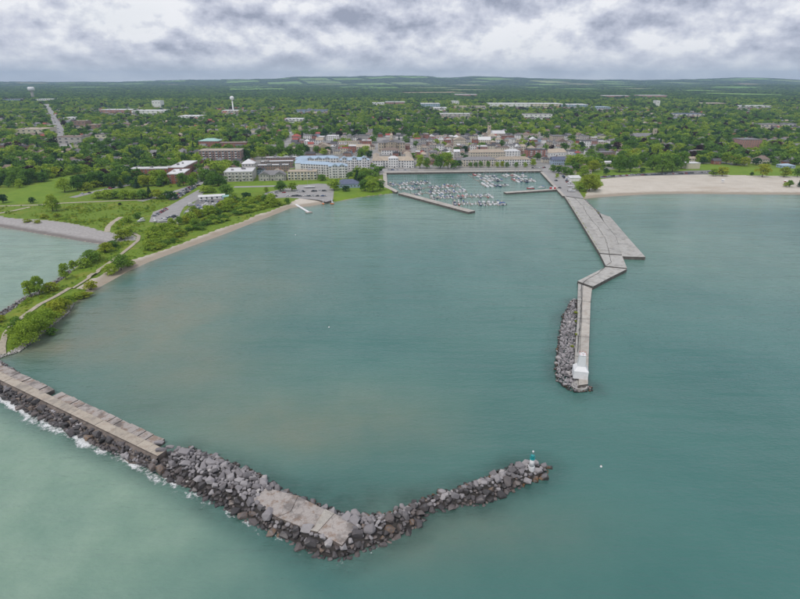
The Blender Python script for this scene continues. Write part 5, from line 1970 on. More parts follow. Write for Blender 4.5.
MEADOW = [(3, 203, 10, 10, 'dark', 'round'), (33, 203, 7, 8, 'dark', 'round'), (53, 211, 18, 14, 'light', 'sparse'), (57, 211, 13, 11, 'light', 'sparse'), (44, 218, 5, 8, 'yellow', 'shrub'), (57, 217, 5, 8, 'yellow', 'shrub'), (27, 222, 4, 8, 'yellow', 'shrub'), (37, 223, 4, 8, 'yellow', 'shrub'),
          (65, 192, 16, 15, 'light', 'round'), (78, 190, 16, 16, 'mid', 'round'), (86, 190, 9, 14, 'yellow', 'shrub'), (97, 187, 8, 13, 'yellow', 'shrub'), (104, 183, 9, 10, 'light', 'round'), (112, 188, 8, 8, 'conifer', 'conifer'), (121, 188, 8, 7, 'conifer', 'conifer'),
          (100, 198, 9, 13, 'light', 'shrub'), (108, 199, 11, 14, 'light', 'round'), (116, 198, 9, 12, 'mid', 'shrub'), (125, 199, 11, 15, 'light', 'round'), (134, 199, 10, 14, 'light', 'round'), (143, 199, 11, 14, 'mid', 'round'), (150, 198, 13, 9, 'conifer', 'conifer'), (157, 199, 11, 14, 'yellow', 'round'), (163, 199, 8, 8, 'light', 'shrub'),
          (171, 199.5, 10, 13, 'dark', 'round'), (131, 186, 11, 10, 'dark', 'round'), (137, 188, 9, 9, 'conifer', 'conifer'), (149, 186, 11, 10, 'yellow', 'sparse'), (160, 186, 8, 8, 'conifer', 'conifer'), (122, 182, 8, 13, 'yellow', 'shrub'), (115, 181, 8, 12, 'yellow', 'shrub'),
          (129, 222, 8, 10, 'light', 'shrub'), (138, 218, 7, 9, 'mid', 'shrub'), (120, 205, 3, 4, 'dark', 'shrub')]
PARK = [(205, 192.5, 8, 13, 'light', 'round'), (212, 192.5, 7, 10, 'light', 'round'), (226, 195, 12, 17, 'mid', 'round'), (247, 201, 10, 11, 'dark', 'round'), (272, 205, 14, 13, 'light', 'round'), (265, 203, 10, 10, 'mid', 'round'), (281, 191.5, 12, 12, 'mid', 'round'), (292, 191, 10, 11, 'light', 'round'), (266, 193, 7, 6, 'light', 'round'),
        (287, 203, 7, 6, 'mid', 'round'), (334, 190, 12, 14, 'light', 'round'), (346, 191, 6, 9, 'dark', 'round'), (365, 191, 13, 12, 'mid', 'round'), (373, 192, 14, 14, 'light', 'round'), (380, 190, 11, 10, 'mid', 'round'), (356, 178, 10, 13, 'mid', 'round'), (322, 180.5, 7, 9, 'mid', 'round'),
        (376, 173, 8, 8, 'conifer', 'conifer'), (380, 172, 6, 6, 'dark', 'round'), (210, 181, 9, 10, 'dark', 'round'), (219, 170, 9, 9, 'light', 'round'), (228, 170, 9, 10, 'yellow', 'sparse'), (213, 168, 10, 8, 'conifer', 'conifer'), (206, 170, 11, 9, 'conifer', 'conifer'), (191, 182, 8, 9, 'light', 'round'), (196, 183, 5, 5, 'light', 'round')]
BASIN = [(420, 168.5, 14, 11, 'light', 'tall'), (427, 168.5, 12, 9, 'mid', 'round'), (440, 168.5, 14, 13, 'mid', 'round'), (448, 169, 17, 12, 'light', 'tall'), (454, 169, 10, 9, 'mid', 'round'), (459, 167.5, 8, 7, 'dark', 'round'), (457, 154, 8, 8, 'mid', 'round'), (470, 167.5, 6, 4.5, 'mid', 'round'),
         (475.5, 167.5, 6, 4.5, 'mid', 'round'), (480.5, 167.5, 7, 4.5, 'mid', 'round'), (488, 167.5, 7, 4.5, 'mid', 'round'), (497, 167.5, 6, 4.5, 'light', 'round'), (502, 167.5, 7, 4.5, 'yellow', 'round'), (507, 167.5, 6, 5, 'mid', 'round'), (516, 167.5, 6, 5, 'mid', 'round'), (525, 167.5, 6, 4.5, 'light', 'round'),
         (533, 166, 8, 6, 'light', 'round'), (537, 160, 8, 8, 'mid', 'round'), (262, 159, 13, 12, 'light', 'round'), (271, 158, 14, 13, 'mid', 'round'), (281, 158, 15, 14, 'mid', 'round'), (291, 158, 13, 12, 'mid', 'round'), (300, 158, 15, 13, 'mid', 'round'), (306, 155, 11, 10, 'dark', 'round'), (254, 157, 10, 9, 'dark', 'round'), (246, 160, 12, 10, 'dark', 'round'),
         (362, 160, 13, 10, 'mid', 'round'), (366, 154, 9, 8, 'light', 'round'), (358, 150, 6, 6, 'mid', 'round'), (348, 151, 7, 7, 'yellow', 'round'), (343, 151, 6, 7, 'yellow', 'round'), (386, 149, 9, 5, 'conifer', 'conifer'), (328, 153, 7, 7, 'dark', 'round'), (317, 153, 8, 8, 'mid', 'round'), (469, 151, 7, 4, 'conifer', 'conifer'), (391, 134, 7, 8, 'yellow', 'round')]
EAST = [(553, 172, 8, 8, 'mid', 'round'), (558, 173.5, 8, 8, 'dark', 'round'), (564, 174.5, 9, 9, 'mid', 'round'), (570, 175.5, 8, 8, 'mid', 'round'), (570, 167, 13, 12, 'light', 'round'), (578, 168, 15, 15, 'light', 'round'), (587, 170, 14, 13, 'light', 'round'), (593, 172, 13, 12, 'yellow', 'round'), (583, 176, 12, 12, 'light', 'round'), (597, 165, 10, 11, 'mid', 'round'),
        (589, 191, 19, 19, 'yellow', 'round'), (581, 191, 10, 12, 'light', 'shrub'), (595, 190, 12, 10, 'yellow', 'shrub'), (606, 174.5, 7, 7, 'dark', 'round'), (590, 158, 10, 11, 'mid', 'round'), (581, 150, 9, 9, 'dark', 'round'), (599, 152, 9, 9, 'mid', 'round'), (607, 151, 8, 9, 'dark', 'round'), (557, 178, 5, 4, 'light', 'round'),
        (619, 172, 19, 16, 'mid', 'round'), (630, 172, 18, 15, 'mid', 'round'), (642, 173, 6, 6, 'dark', 'round'), (652, 170, 17, 15, 'mid', 'round'), (662, 173, 22, 19, 'mid', 'round'), (672, 172, 19, 17, 'mid', 'round'), (681, 169, 18, 13, 'mid', 'tall'), (640, 165, 14, 12, 'mid', 'round'), (692, 161, 11, 8, 'copper', 'round'), (699, 153, 9, 8, 'copper', 'round'), (655, 157, 14, 13, 'light', 'round'), (678, 154, 12, 12, 'light', 'round'),
        (716, 163, 11, 12, 'mid', 'round'), (726, 164, 13, 13, 'light', 'round'), (736, 165, 12, 13, 'light', 'round'), (744, 166, 10, 10, 'yellow', 'round'), (756, 165, 8, 9, 'dark', 'round'), (752, 157, 7, 9, 'dark', 'round'), (762, 177, 14, 14, 'yellow', 'sparse'), (784, 177, 11, 12, 'yellow', 'sparse'), (797, 177, 10, 9, 'mid', 'round'), (722, 176, 10, 14, 'yellow', 'sparse'), (713, 176, 8, 9, 'light', 'sparse'), (751.5, 175.5, 4, 4, 'dark', 'round'),
        (703, 164, 8, 8, 'dark', 'round'), (628, 152, 13, 13, 'mid', 'round'), (640, 152, 11, 9, 'light', 'round'), (643, 146, 9, 7, 'copper', 'round'), (616, 151, 10, 9, 'copper', 'round'), (774, 150, 10, 13, 'copper', 'round'), (789, 160, 11, 12, 'light', 'sparse'), (782, 150, 7, 8, 'yellow', 'round'), (788, 153, 8, 8, 'yellow', 'round'), (798, 158, 10, 10, 'mid', 'round')]
for lst, where, grp in ((SPIT, 'on the green spit', 'trees and bushes of the spit'), (MEADOW, 'in the western meadow', 'meadow trees'),
                        (PARK, 'on the park lawn', 'park trees'), (BASIN, 'north of the basin', 'trees north of the basin'),
                        (EAST, 'behind the sandy beach', 'trees behind the beach')):
    for (px, py, hp, wp, kind, shape) in lst:
        x, y, z = G(px, py)
        k = m_per_px(x, y, z)
        dep = math.atan2(CAM_Z - z, math.hypot(x, y))
        h = max(1.6, hp * k / math.cos(dep) * 0.96 - wp * k * 0.3 * math.tan(dep))
        tree(x, y, max(z, 0.3) - 0.05, h, wp * k * 1.12, kind, shape, where, grp)
        occ_poly([(x - 4, y - 4), (x + 4, y - 4), (x + 4, y + 4), (x - 4, y + 4)])

# thicket along the inner shore of the spit
band_lo = [(146, 252), (165, 245), (185, 236), (205, 228), (225, 220), (245, 213), (262, 208), (280, 203.5)]
band_hi = [(146, 240), (160, 233), (178, 224), (196, 216), (214, 209), (232, 203.5), (250, 202.5), (266, 200.5)]


def along(pl, f):
    s = f * (len(pl) - 1)
    i = min(int(s), len(pl) - 2)
    return lerp2(pl[i], pl[i + 1], s - i)


for k in range(150):
    f = rt.random()
    g = rt.random() ** 1.3
    lo, hi = along(band_lo, f), along(band_hi, f)
    px, py = lerp2(lo, hi, g)
    x, y, z = G(px, py)
    kk = m_per_px(x, y, z)
    hp = (3.6 + 7.0 * g) * rt.uniform(0.75, 1.15) * (1.0 if f < 0.75 else 0.8)
    tree(x, y, max(0.3, z) - 0.05, max(1.4, hp * kk), (8 + 6 * rt.random()) * kk, rt.choices(['light', 'mid', 'yellow'], [7, 3, 1.2])[0], 'shrub' if g < 0.55 else rt.choice(['round', 'shrub', 'tall']), 'in the shore thicket', 'thicket on the inner shore')

# ------------------------------------------------------------------ houses among the trees
HM = {}


def house_mesh(kind, w, d, h, wall, roof):
    k = (kind, w, d, h, wall, roof)
    if k not in HM:
        mb = MB()
        mb.box(-w / 2, w / 2, 0, d, -0.6, h, wall, False)
        if kind == 'gable':
            pass
        HM[k] = (mb.mesh('wall'), roof_mesh(kind, w, d, h, roof))
    return HM[k]


HW = [('stucco_white', 'white'), ('stucco_cream', 'cream'), ('stucco_grey', 'grey'), ('brick_red', 'red brick'), ('brick_brown', 'brown brick'), ('siding_blue', 'blue')]
HR = [('roof_grey', 'grey'), ('roof_dark', 'dark'), ('roof_brown', 'brown'), ('roof_red', 'red'), ('roof_tan', 'tan')]
rh = random.Random(17)
cand = []
for k in range(-1, 16):
    yy = 835 + 92 * k
    xx = -0.76 * yy
    while xx < 0.76 * yy:
        for side in (-1, 1):
            cand.append((xx + rh.uniform(-3, 3), yy + side * rh.uniform(13, 20) - (9 if side > 0 else 0), side))
        xx += rh.uniform(17, 27)
hx = np.array([c[0] for c in cand])
hy = np.array([c[1] for c in cand])
dc = coast_info(hx, hy)[0]
ok = (dc > 30) & ~occ_at(hx, hy) & ~occ_at(hx, hy + 8)
# the western meadow and the beach park carry no houses
for poly in ([(-80, 215), (-80, 176), (58, 172), (120, 178), (200, 180), (330, 185), (330, 200), (150, 225)], [(600, 180), (600, 171), (690, 164), (830, 167), (830, 180)]):
    ok &= ~inside(hx, hy, pxpoly(poly))
cand = [c for c, o in zip(cand, ok) if o and rh.random() < 0.86]
cand.sort(key=lambda c: c[1])
hz = ground_h([c[0] for c in cand], [c[1] for c in cand])
rest = MB()
for k, (c, z) in enumerate(zip(cand, hz)):
    kind = rh.choice(['gable', 'gable', 'hip', 'gable_y'])
    w, d, h = rh.choice([(9, 11, 5.5), (11, 9, 5.5), (13, 10, 5), (10, 12, 6.5), (15, 10, 4)])
    wl, wn = rh.choices(HW, [5, 3, 3, 4, 3, 1])[0]
    rf, rn = rh.choices(HR, [6, 4, 4, 1, 1])[0]
    wmsh, rmsh = house_mesh(kind, w, d, h, wl, rf)
    rz = rh.uniform(-0.12, 0.12)
    x, y, side = c
    occ_poly([(x - w * 0.45, y - 14 - (22 if k % 2 == 0 else 0)), (x + w * 0.45, y - 14 - (22 if k % 2 == 0 else 0)), (x + w * 0.45, y + d), (x - w * 0.45, y + d)])
    if k < 300:
        near = y < 980
        area = 'western streets' if x < -190 else ('northern streets' if x < 230 else 'eastern streets')
        t = thing('house', '%s house, %s %s roof, %s, near %s' % (wn, rn, {'gable': 'pitched', 'hip': 'hipped', 'gable_y': 'front-gabled'}[kind], area, nearby(x, y)), 'house', (x, y, float(z)), rz, 'houses in the leafy streets')
        obj('wall', wmsh, t)
        r_ = obj('roof', rmsh, t)
        mb = HM.get('chimney')
        if mb is None:
            q = MB()
            q.box(-0.45, 0.45, -0.45, 0.45, 0, 2.6, 'brick_red')
            mb = HM['chimney'] = q.mesh('chimney')
        obj('chimney', mb, r_, (w * 0.22, d * 0.62, h + 0.8))
        if y < 1150:
            wn_ = window_mesh(1.3, 1.4)
            for q in range(3):
                for fl in range(2 if h > 5 else 1):
                    if not (q == 1 and fl == 0):
                        obj('window', wn_, t, (-w * 0.32 + w * 0.32 * q, 0, 1.0 + 2.6 * fl))
            q = HM.get('door')
            if q is None:
                m2 = MB()
                m2.box(-0.5, 0.5, -0.1, -0.02, 0, 2.1, 'roof_dark')
                q = HM['door'] = m2.mesh('door')
            obj('door', q, t)
    else:
        cs, sn = math.cos(rz), math.sin(rz)
        for m in (wmsh, rmsh):
            vv = [(x + cs * v.co.x - sn * v.co.y, y + sn * v.co.x + cs * v.co.y, float(z) + v.co.z) for v in m.vertices]
            rest.add(vv, [tuple(p.vertices) for p in m.polygons], m.materials[0].name)
o = obj('distant_houses', rest.mesh('distant_houses'))
tag(o, 'roofs and walls of the far suburb showing between the tree crowns', 'houses', 'houses in the leafy streets', 'stuff')

# ------------------------------------------------------------------ the wooded town and the woods beyond


def town_points():
    pts = []
    r = np.random.default_rng(5)
    y = 640.0
    rows = []
    while y < 11800:
        if y < 1700:
            s = 9.6
        elif y < 3000:
            s = 10.5 + (y - 1700) * 0.0035
        else:
            s = 15 + (y - 3000) * 0.0045
        half = 0.82 * y + 60
        n = int(2 * half / s)
        x = -half + (np.arange(n) + r.random(n)) * s
        rows.append(np.stack([x, y + r.uniform(-0.6, 0.6, n) * s, np.full(n, s)], 1))
        y += s
    return np.concatenate(rows)


TP = town_points()
X, Y, S = TP[:, 0], TP[:, 1], TP[:, 2]
dco = coast_info(X, Y)[0]
keep = dco > 12
inocc = (Y < 3500) & (np.abs(X) < 2590)
keep &= ~(inocc & occ_at(X, Y))
for poly in LAWNS[:1] + [LAWNS[5]]:
    keep &= ~inside(X, Y, pxpoly(poly))
bare = [[(-80, 226), (-80, 204), (60, 202), (150, 199), (176, 196), (232, 184), (330, 181), (335, 192), (390, 188), (398, 195), (330, 206), (150, 260), (100, 300), (100, 240)],
        [(384, 175), (384, 167), (541, 166), (541, 175)], [(541, 176), (541, 164), (566, 172), (600, 170), (690, 164), (830, 166), (900, 180), (560, 200)]]
for poly in bare:
    keep &= ~inside(X, Y, pxpoly(poly))
rnd = RNG.random(len(X))
dt = inside(X, Y, pxpoly([(198, 186), (240, 166), (255, 156), (284, 152), (286, 139), (400, 137), (520, 136), (612, 139), (612, 158), (560, 168), (541, 170), (384, 172), (330, 184)]))
keep &= ~(dt & (rnd > 0.10))
fld, _ = field_mask(X, Y)
keep &= fld < 0.5
clump = fbm(X / 170, Y / 170, 71, 3)
keep &= ~((Y < 3000) & (rnd > 0.62 + 0.75 * clump))
gap = fbm(X / 260, Y / 180, 88, 3)
keep &= ~((Y > 1250) & (Y < 3200) & (gap > 0.66) & (rnd > 0.3))
X, Y, S, rnd = X[keep], Y[keep], S[keep], rnd[keep]
Z = ground_h(X, Y)
r5 = np.random.default_rng(15)
kn = vnoise(X / 60, Y / 60, 12)
u = np.clip(0.55 * r5.random(len(X)) + 0.9 * (kn - 0.5) + 0.225, 0, 0.999) * 0.6 + 0.4 * r5.random(len(X))
kinds = np.where(u < 0.26, 3, np.where(u < 0.56, 0, np.where(u < 0.86, 1, np.where(u < 0.90, 2, 1))))
u2 = r5.random(len(X))
kinds = np.where(u2 < 0.05, 4, np.where(u2 > 0.965, 5, kinds))
farw = Y > 3000
kinds = np.where(farw, np.where(u < 0.45, 3, np.where(u < 0.8, 0, np.where(u < 0.93, 4, 1))), kinds)
W = np.where(farw, S * r5.uniform(1.2, 1.7, len(X)), 8.0 + 12.0 * r5.random(len(X)) ** 1.5)
HH = np.where(farw, r5.uniform(8, 14, len(X)), W * r5.uniform(0.68, 1.05, len(X)))
HH = np.minimum(HH, 16.5)
for poly in CLEAR:                       # open ground, car parks and young trees in front of the big sheds
    low = inside(X, Y, poly) & (rnd < 0.93)
    HH = np.where(low, np.minimum(HH, 3.5 + 3.0 * rnd), HH)
    W = np.where(low, W * 0.55, W)
conif = kinds == 4
W = np.where(conif & ~farw, W * 0.6, W)
HH = np.where(conif & ~farw, HH * 1.15, HH)
order = np.argsort(Y)
KN = ['mid', 'light', 'yellow', 'dark', 'conifer', 'copper']
vis = [i for i in order if abs(X[i]) < 0.76 * Y[i] + 10]
single = set()
for i in vis:
    if NTREE[0] >= 300:
        break
    x, y = X[i], Y[i]
    area = 'in the western streets' if x < -0.55 * y else ('in the streets' if x < -170 else ('in the central streets' if x < 230 else 'in the eastern streets'))
    tree(float(x), float(y), float(Z[i]) - 0.1, float(HH[i]), float(W[i]), KN[kinds[i]], rt.choice(['round', 'round', 'tall']), area, 'town trees')
    single.add(i)
mask = np.ones(len(X), bool)
mask[list(single)] = False
X, Y, Z, W, HH, kinds = X[mask], Y[mask], Z[mask], W[mask], HH[mask], kinds[mask]


def scatter(name, label, cat, x, y, z, w, h, kinds, protos):
    me = bpy.data.meshes.new(name)
    n = len(x)
    me.vertices.add(n)
    me.vertices.foreach_set('co', np.stack([x, y, z], 1).astype(np.float32).ravel())
    a = me.attributes.new('size', 'FLOAT_VECTOR', 'POINT')
    a.data.foreach_set('vector', np.stack([w, w, h], 1).astype(np.float32).ravel())
    a = me.attributes.new('turn', 'FLOAT', 'POINT')
    a.data.foreach_set('value', RNG.uniform(0, 6.28, n).astype(np.float32))
    a = me.attributes.new('sort', 'INT', 'POINT')
    a.data.foreach_set('value', kinds.astype(np.int32))
    g = bpy.data.node_groups.new(name, 'GeometryNodeTree')
    g.interface.new_socket('Geometry', in_out='INPUT', socket_type='NodeSocketGeometry')
    g.interface.new_socket('Geometry', in_out='OUTPUT', socket_type='NodeSocketGeometry')
    gi, go = g.nodes.new('NodeGroupInput'), g.nodes.new('NodeGroupOutput')
    join = g.nodes.new('GeometryNodeJoinGeometry')

    def attr(nm, ty):
        q = g.nodes.new('GeometryNodeInputNamedAttribute')
        q.data_type = ty
        q.inputs[0].default_value = nm
        return q.outputs[0]
    sz, tn, so = attr('size', 'FLOAT_VECTOR'), attr('turn', 'FLOAT'), attr('sort', 'INT')
    comb = g.nodes.new('ShaderNodeCombineXYZ')
    g.links.new(tn, comb.inputs[2])
    for k, pr in enumerate(protos):
        oi = g.nodes.new('GeometryNodeObjectInfo')
        oi.inputs['Object'].default_value = pr
        oi.inputs['As Instance'].default_value = True
        cp = g.nodes.new('FunctionNodeCompare')
        cp.data_type = 'INT'
        cp.operation = 'EQUAL'
        g.links.new(so, cp.inputs[2])
        cp.inputs[3].default_value = k
        ip = g.nodes.new('GeometryNodeInstanceOnPoints')
        g.links.new(gi.outputs[0], ip.inputs['Points'])
        g.links.new(cp.outputs[0], ip.inputs['Selection'])
        g.links.new(oi.outputs['Geometry'], ip.inputs['Instance'])
        g.links.new(comb.outputs[0], ip.inputs['Rotation'])
        g.links.new(sz, ip.inputs['Scale'])
        g.links.new(ip.outputs[0], join.inputs[0])
    g.links.new(join.outputs[0], go.inputs[0])
    o = obj(name, me)
    md = o.modifiers.new('trees', 'NODES')
    md.node_group = g
    tag(o, label, cat, None, 'stuff')
    return o


protos = []
sub = []
for k, nm in enumerate(KN):
    mat, _, shp = KIND[nm]
    for v in range(2):
        m = crown_mesh(shp if shp == 'conifer' else ('round', 'tall')[v], mat, 50 + v, 230, 0.085)
        protos.append(bpy.data.objects.new('forest_tree', m))
sub = kinds * 2 + (RNG.random(len(kinds)) < 0.35)
scatter('distant_trees', 'dense leafy canopy covering the town and the hills behind it', 'trees', X, Y, Z - 0.8, W * 1.1, HH, sub, protos)


def undergrowth():
    r = np.random.default_rng(77)
    n = 26000
    x, y = r.uniform(-420, -40, n), r.uniform(215, 640, n)
    d, idx = coast_info(x, y)
    k = np.array(CK)[np.clip(idx, 0, len(CK) - 1)]
    ok = d > np.where(k == 's', 13.0, np.where(k == 'p', 30.0, 2.0))
    path = [P(a, b, 1.8) for a, b in [(133, 233.5), (139, 236.5), (138, 241), (131, 247), (119, 256.5), (107, 265), (95, 273), (84, 280), (70, 288.5), (56, 297), (40, 305), (26, 315), (14, 324), (6, 334), (3, 344), (2, 352)]]
    ok &= seg_dist(x, y, path)[0] > 2.6
    ok &= ~((y > 385) & occ_at(x, y))
    ok &= inside(x, y, pxpoly([(-60, 380), (-80, 330), (60, 275), (100, 240), (-80, 215), (-80, 207), (64, 205), (150, 202), (178, 199), (150, 222), (185, 221), (240, 201), (290, 200), (292, 208), (150, 262), (70, 315), (20, 352)], 1.5))
    den = fbm(x / 18, y / 18, 44, 3)
    ok &= r.random(n) < np.clip((den - 0.36) * 3.2, 0.04, 1)
    x, y = x[ok], y[ok]
    w = r.uniform(0.8, 2.6, len(x)) * (0.6 + den[ok])
    h = w * r.uniform(0.35, 0.75, len(x))
    u = r.random(len(x))
    kk = np.where(u < 0.5, 1, np.where(u < 0.74, 0, 2))
    pr = [bpy.data.objects.new('low_plant', crown_mesh('shrub', KIND[nm][0], 70 + q, 150, 0.075)) for q, nm in enumerate(('mid', 'light', 'yellow'))]
    scatter('undergrowth', 'low wild growth and grass tufts over the meadow and spit', 'undergrowth', x, y, np.maximum(ground_h(x, y), 0.2) - 0.1, w, h, kk, pr)


undergrowth()
print('forest', len(X), 'individual trees', NTREE[0], 'houses', len(cand))

# ------------------------------------------------------------------ boats
def hull_mesh(L, B, free, mat, stripe=None):
    """bow towards +y; sheer rising to the bow, narrow waterline"""
    mb = MB()
    st = [(-0.5, 0.80, 0.86), (-0.25, 0.97, 0.88), (0.05, 1.0, 0.93), (0.28, 0.78, 1.04), (0.42, 0.42, 1.14), (0.5, 0.03, 1.22)]
    rings = []
    for s, b, f in st:
        hb = B / 2 * b
        y = s * L
        rings.append([(-hb, y, free * f), (-hb * 0.82, y - (0.05 * L if s > 0.4 else 0), 0.02), (-hb * 0.35, y - (0.08 * L if s > 0.4 else 0), -0.35), (hb * 0.35, y - (0.08 * L if s > 0.4 else 0), -0.35),
                      (hb * 0.82, y - (0.05 * L if s > 0.4 else 0), 0.02), (hb, y, free * f)])
    mb.rings(rings, mat)
    return mb.mesh('hull')


def make_boat(kind, L, hullmat, canvas):
    B = L * 0.33
    fr = 0.55 + L * 0.055
    parts = [('hull', hull_mesh(L, B, fr, hullmat), None)]
    mb = MB()
    if kind == 'sail':
        mb.rings([[(-B * 0.28, -0.10 * L, fr * 0.9), (B * 0.28, -0.10 * L, fr * 0.9), (B * 0.16, 0.27 * L, fr), (-B * 0.16, 0.27 * L, fr)],
                  [(-B * 0.23, -0.08 * L, fr + 0.5), (B * 0.23, -0.08 * L, fr + 0.5), (B * 0.11, 0.22 * L, fr + 0.3), (-B * 0.11, 0.22 * L, fr + 0.3)]], 'boat_white')
        parts.append(('cabin', mb.mesh('cabin'), None))
        mb = MB()
        mb.tube((0, 0.10 * L, fr), (0, 0.10 * L, fr + L * 1.25), 0.10, 0.07, 'aluminium', 6)
        mb.tube((-B * 0.3, 0.10 * L, fr + L * 0.75), (B * 0.3, 0.10 * L, fr + L * 0.75), 0.04, 0.04, 'aluminium', 4)
        parts.append(('mast', mb.mesh('mast'), None))
        mb = MB()
        mb.tube((0, 0.09 * L, fr + 1.3), (0, -0.33 * L, fr + 1.25), 0.17, 0.12, canvas, 6)
        parts.append(('boom', mb.mesh('boom'), None))
        mb = MB()
        mb.tube((0, 0.48 * L, fr * 1.2), (0, 0.10 * L, fr + L * 1.2), 0.03, 0.03, 'aluminium', 4)
        mb.tube((0, -0.48 * L, fr * 0.9), (0, 0.10 * L, fr + L * 1.24), 0.025, 0.025, 'aluminium', 4)
        parts.append(('stay', mb.mesh('stay'), None))
    else:
        mb.rings([[(-B * 0.36, -0.20 * L, fr * 0.9), (B * 0.36, -0.20 * L, fr * 0.9), (B * 0.26, 0.26 * L, fr), (-B * 0.26, 0.26 * L, fr)],
                  [(-B * 0.31, -0.18 * L, fr + 1.0), (B * 0.31, -0.18 * L, fr + 1.0), (B * 0.20, 0.10 * L, fr + 0.95), (-B * 0.20, 0.10 * L, fr + 0.95)]], 'boat_white')
        parts.append(('cabin', mb.mesh('cabin'), None))
        mb = MB()
        mb.rings([[(-B * 0.345, -0.17 * L, fr + 0.35), (B * 0.345, -0.17 * L, fr + 0.35), (B * 0.25, 0.19 * L, fr + 0.35), (-B * 0.25, 0.19 * L, fr + 0.35)],
                  [(-B * 0.325, -0.17 * L, fr + 0.75), (B * 0.325, -0.17 * L, fr + 0.75), (B * 0.225, 0.135 * L, fr + 0.75), (-B * 0.225, 0.135 * L, fr + 0.75)]], 'glass')
        parts.append(('windscreen', mb.mesh('windscreen'), None))
        mb = MB()
        mb.rings([[(-B * 0.36, -0.44 * L, fr + 1.35), (B * 0.36, -0.44 * L, fr + 1.35), (B * 0.32, -0.05 * L, fr + 1.45), (-B * 0.32, -0.05 * L, fr + 1.45)],
                  [(-B * 0.28, -0.40 * L, fr + 1.7), (B * 0.28, -0.40 * L, fr + 1.7), (B * 0.24, -0.07 * L, fr + 1.75), (-B * 0.24, -0.07 * L, fr + 1.75)]], canvas)
        for q in (-1, 1):
            mb.tube((q * B * 0.35, -0.42 * L, fr * 0.9), (q * B * 0.35, -0.42 * L, fr + 1.4), 0.04, 0.04, 'aluminium', 4)
        parts.append(('canopy', mb.mesh('canopy'), None))
        mb = MB()
        mb.box(-0.25, 0.25, -0.56 * L, -0.5 * L, 0.0, fr + 0.35, 'tyre')
        parts.append(('outboard', mb.mesh('outboard'), None))
    return parts


BOATS = {}
for kind in ('sail', 'motor'):
    for L in (6.0, 7.5, 9.0, 11.0, 12.5, 14.0):
        for hm in ('boat_white', 'boat_navy', 'boat_red'):
            for cv in ('canvas_blue', 'canvas_beige', 'boat_white', 'canvas_dark'):
                BOATS[(kind, L, hm, cv)] = None
rb = random.Random(41)


def boat(x, y, z, rz, kind, L, hm, cv, where, group):
    key = (kind, L, hm, cv)
    if BOATS[key] is None:
        BOATS[key] = make_boat(*key)
    lab = '%s%s %s with %s %s %s' % ('small ' if L < 8 else ('large ' if L > 12 else ''), {'boat_white': 'white', 'boat_navy': 'navy', 'boat_red': 'red'}[hm], 'sailing yacht' if kind == 'sail' else 'motorboat',
                                     {'canvas_blue': 'blue', 'canvas_beige': 'beige', 'boat_white': 'white', 'canvas_dark': 'dark grey'}[cv], 'boom cover' if kind == 'sail' else 'canopy', where)
    t = thing('sailing_yacht' if kind == 'sail' else 'motorboat', lab, 'yacht' if kind == 'sail' else 'boat', (x, y, z), rz, group)
    for nm, me, _ in BOATS[key]:
        obj(nm, me, t)
    return t


def pontoon(pa, pb, label, where, group, Lb, fingers=True, only=None, mix=0.4, gapp=0.2):
    a, b = Vector(P(*pa, 0.5)), Vector(P(*pb, 0.5))
    d = (b - a).normalized()
    n = Vector((-d.y, d.x))
    L = (b - a).length
    t = thing('pontoon', label, 'dock', (a.x, a.y, 0), math.atan2(d.y, d.x))
    mb = MB()
    mb.box(0, L, -1.0, 1.0, 0.1, 0.5, 'timber_deck')
    obj('deck', mb.mesh('deck'), t)
    k = 0
    s = 1.5
    m = MB()
    m.box(-0.4, 0.4, 0, Lb * 0.9, 0.12, 0.45, 'timber_deck')
    fm = m.mesh('finger')
    m = MB()
    m.tube((0, 0, -1.5), (0, 0, 2.2), 0.16, 0.16, 'bark')
    pm = m.mesh('pile')
    while s < L - 1:
        ln = rb.choice([6.0, 7.5, 7.5, 9.0]) if Lb < 12 else rb.choice([9.0, 11.0, 12.5])
        beam = ln * 0.33
        for side in (1, -1):
            if only and side != only:
                continue
            if rb.random() < gapp:
                continue
            kind = 'sail' if rb.random() < mix else 'motor'
            hm = rb.choices(['boat_white', 'boat_navy', 'boat_red'], [12, 2.4, 0.8])[0]
            cv = rb.choices(['canvas_blue', 'canvas_beige', 'boat_white', 'canvas_dark'], [4, 2.5, 2.5, 3])[0]
            p = a + d * (s + beam / 2) + n * side * (1.6 + ln / 2)
            bow = rb.random() < 0.6
            rz = math.atan2(n.y, n.x) - math.pi / 2 + (0 if (side > 0) != bow else math.pi) + rb.uniform(-0.05, 0.05)
            boat(p.x, p.y, 0.0, rz, kind, ln, hm, cv, where, group)
        if fingers and k % 2 == 0:
            for side in (1, -1):
                o = obj('finger', fm, t, (s - 0.6, side * 1.0 if side > 0 else -1.0, 0), 0 if side > 0 else math.pi)
                obj('pile', pm, t, (s - 0.6, side * Lb * 0.9, 0))
        s += beam + (2.6 if k % 2 else 1.4)
        k += 1


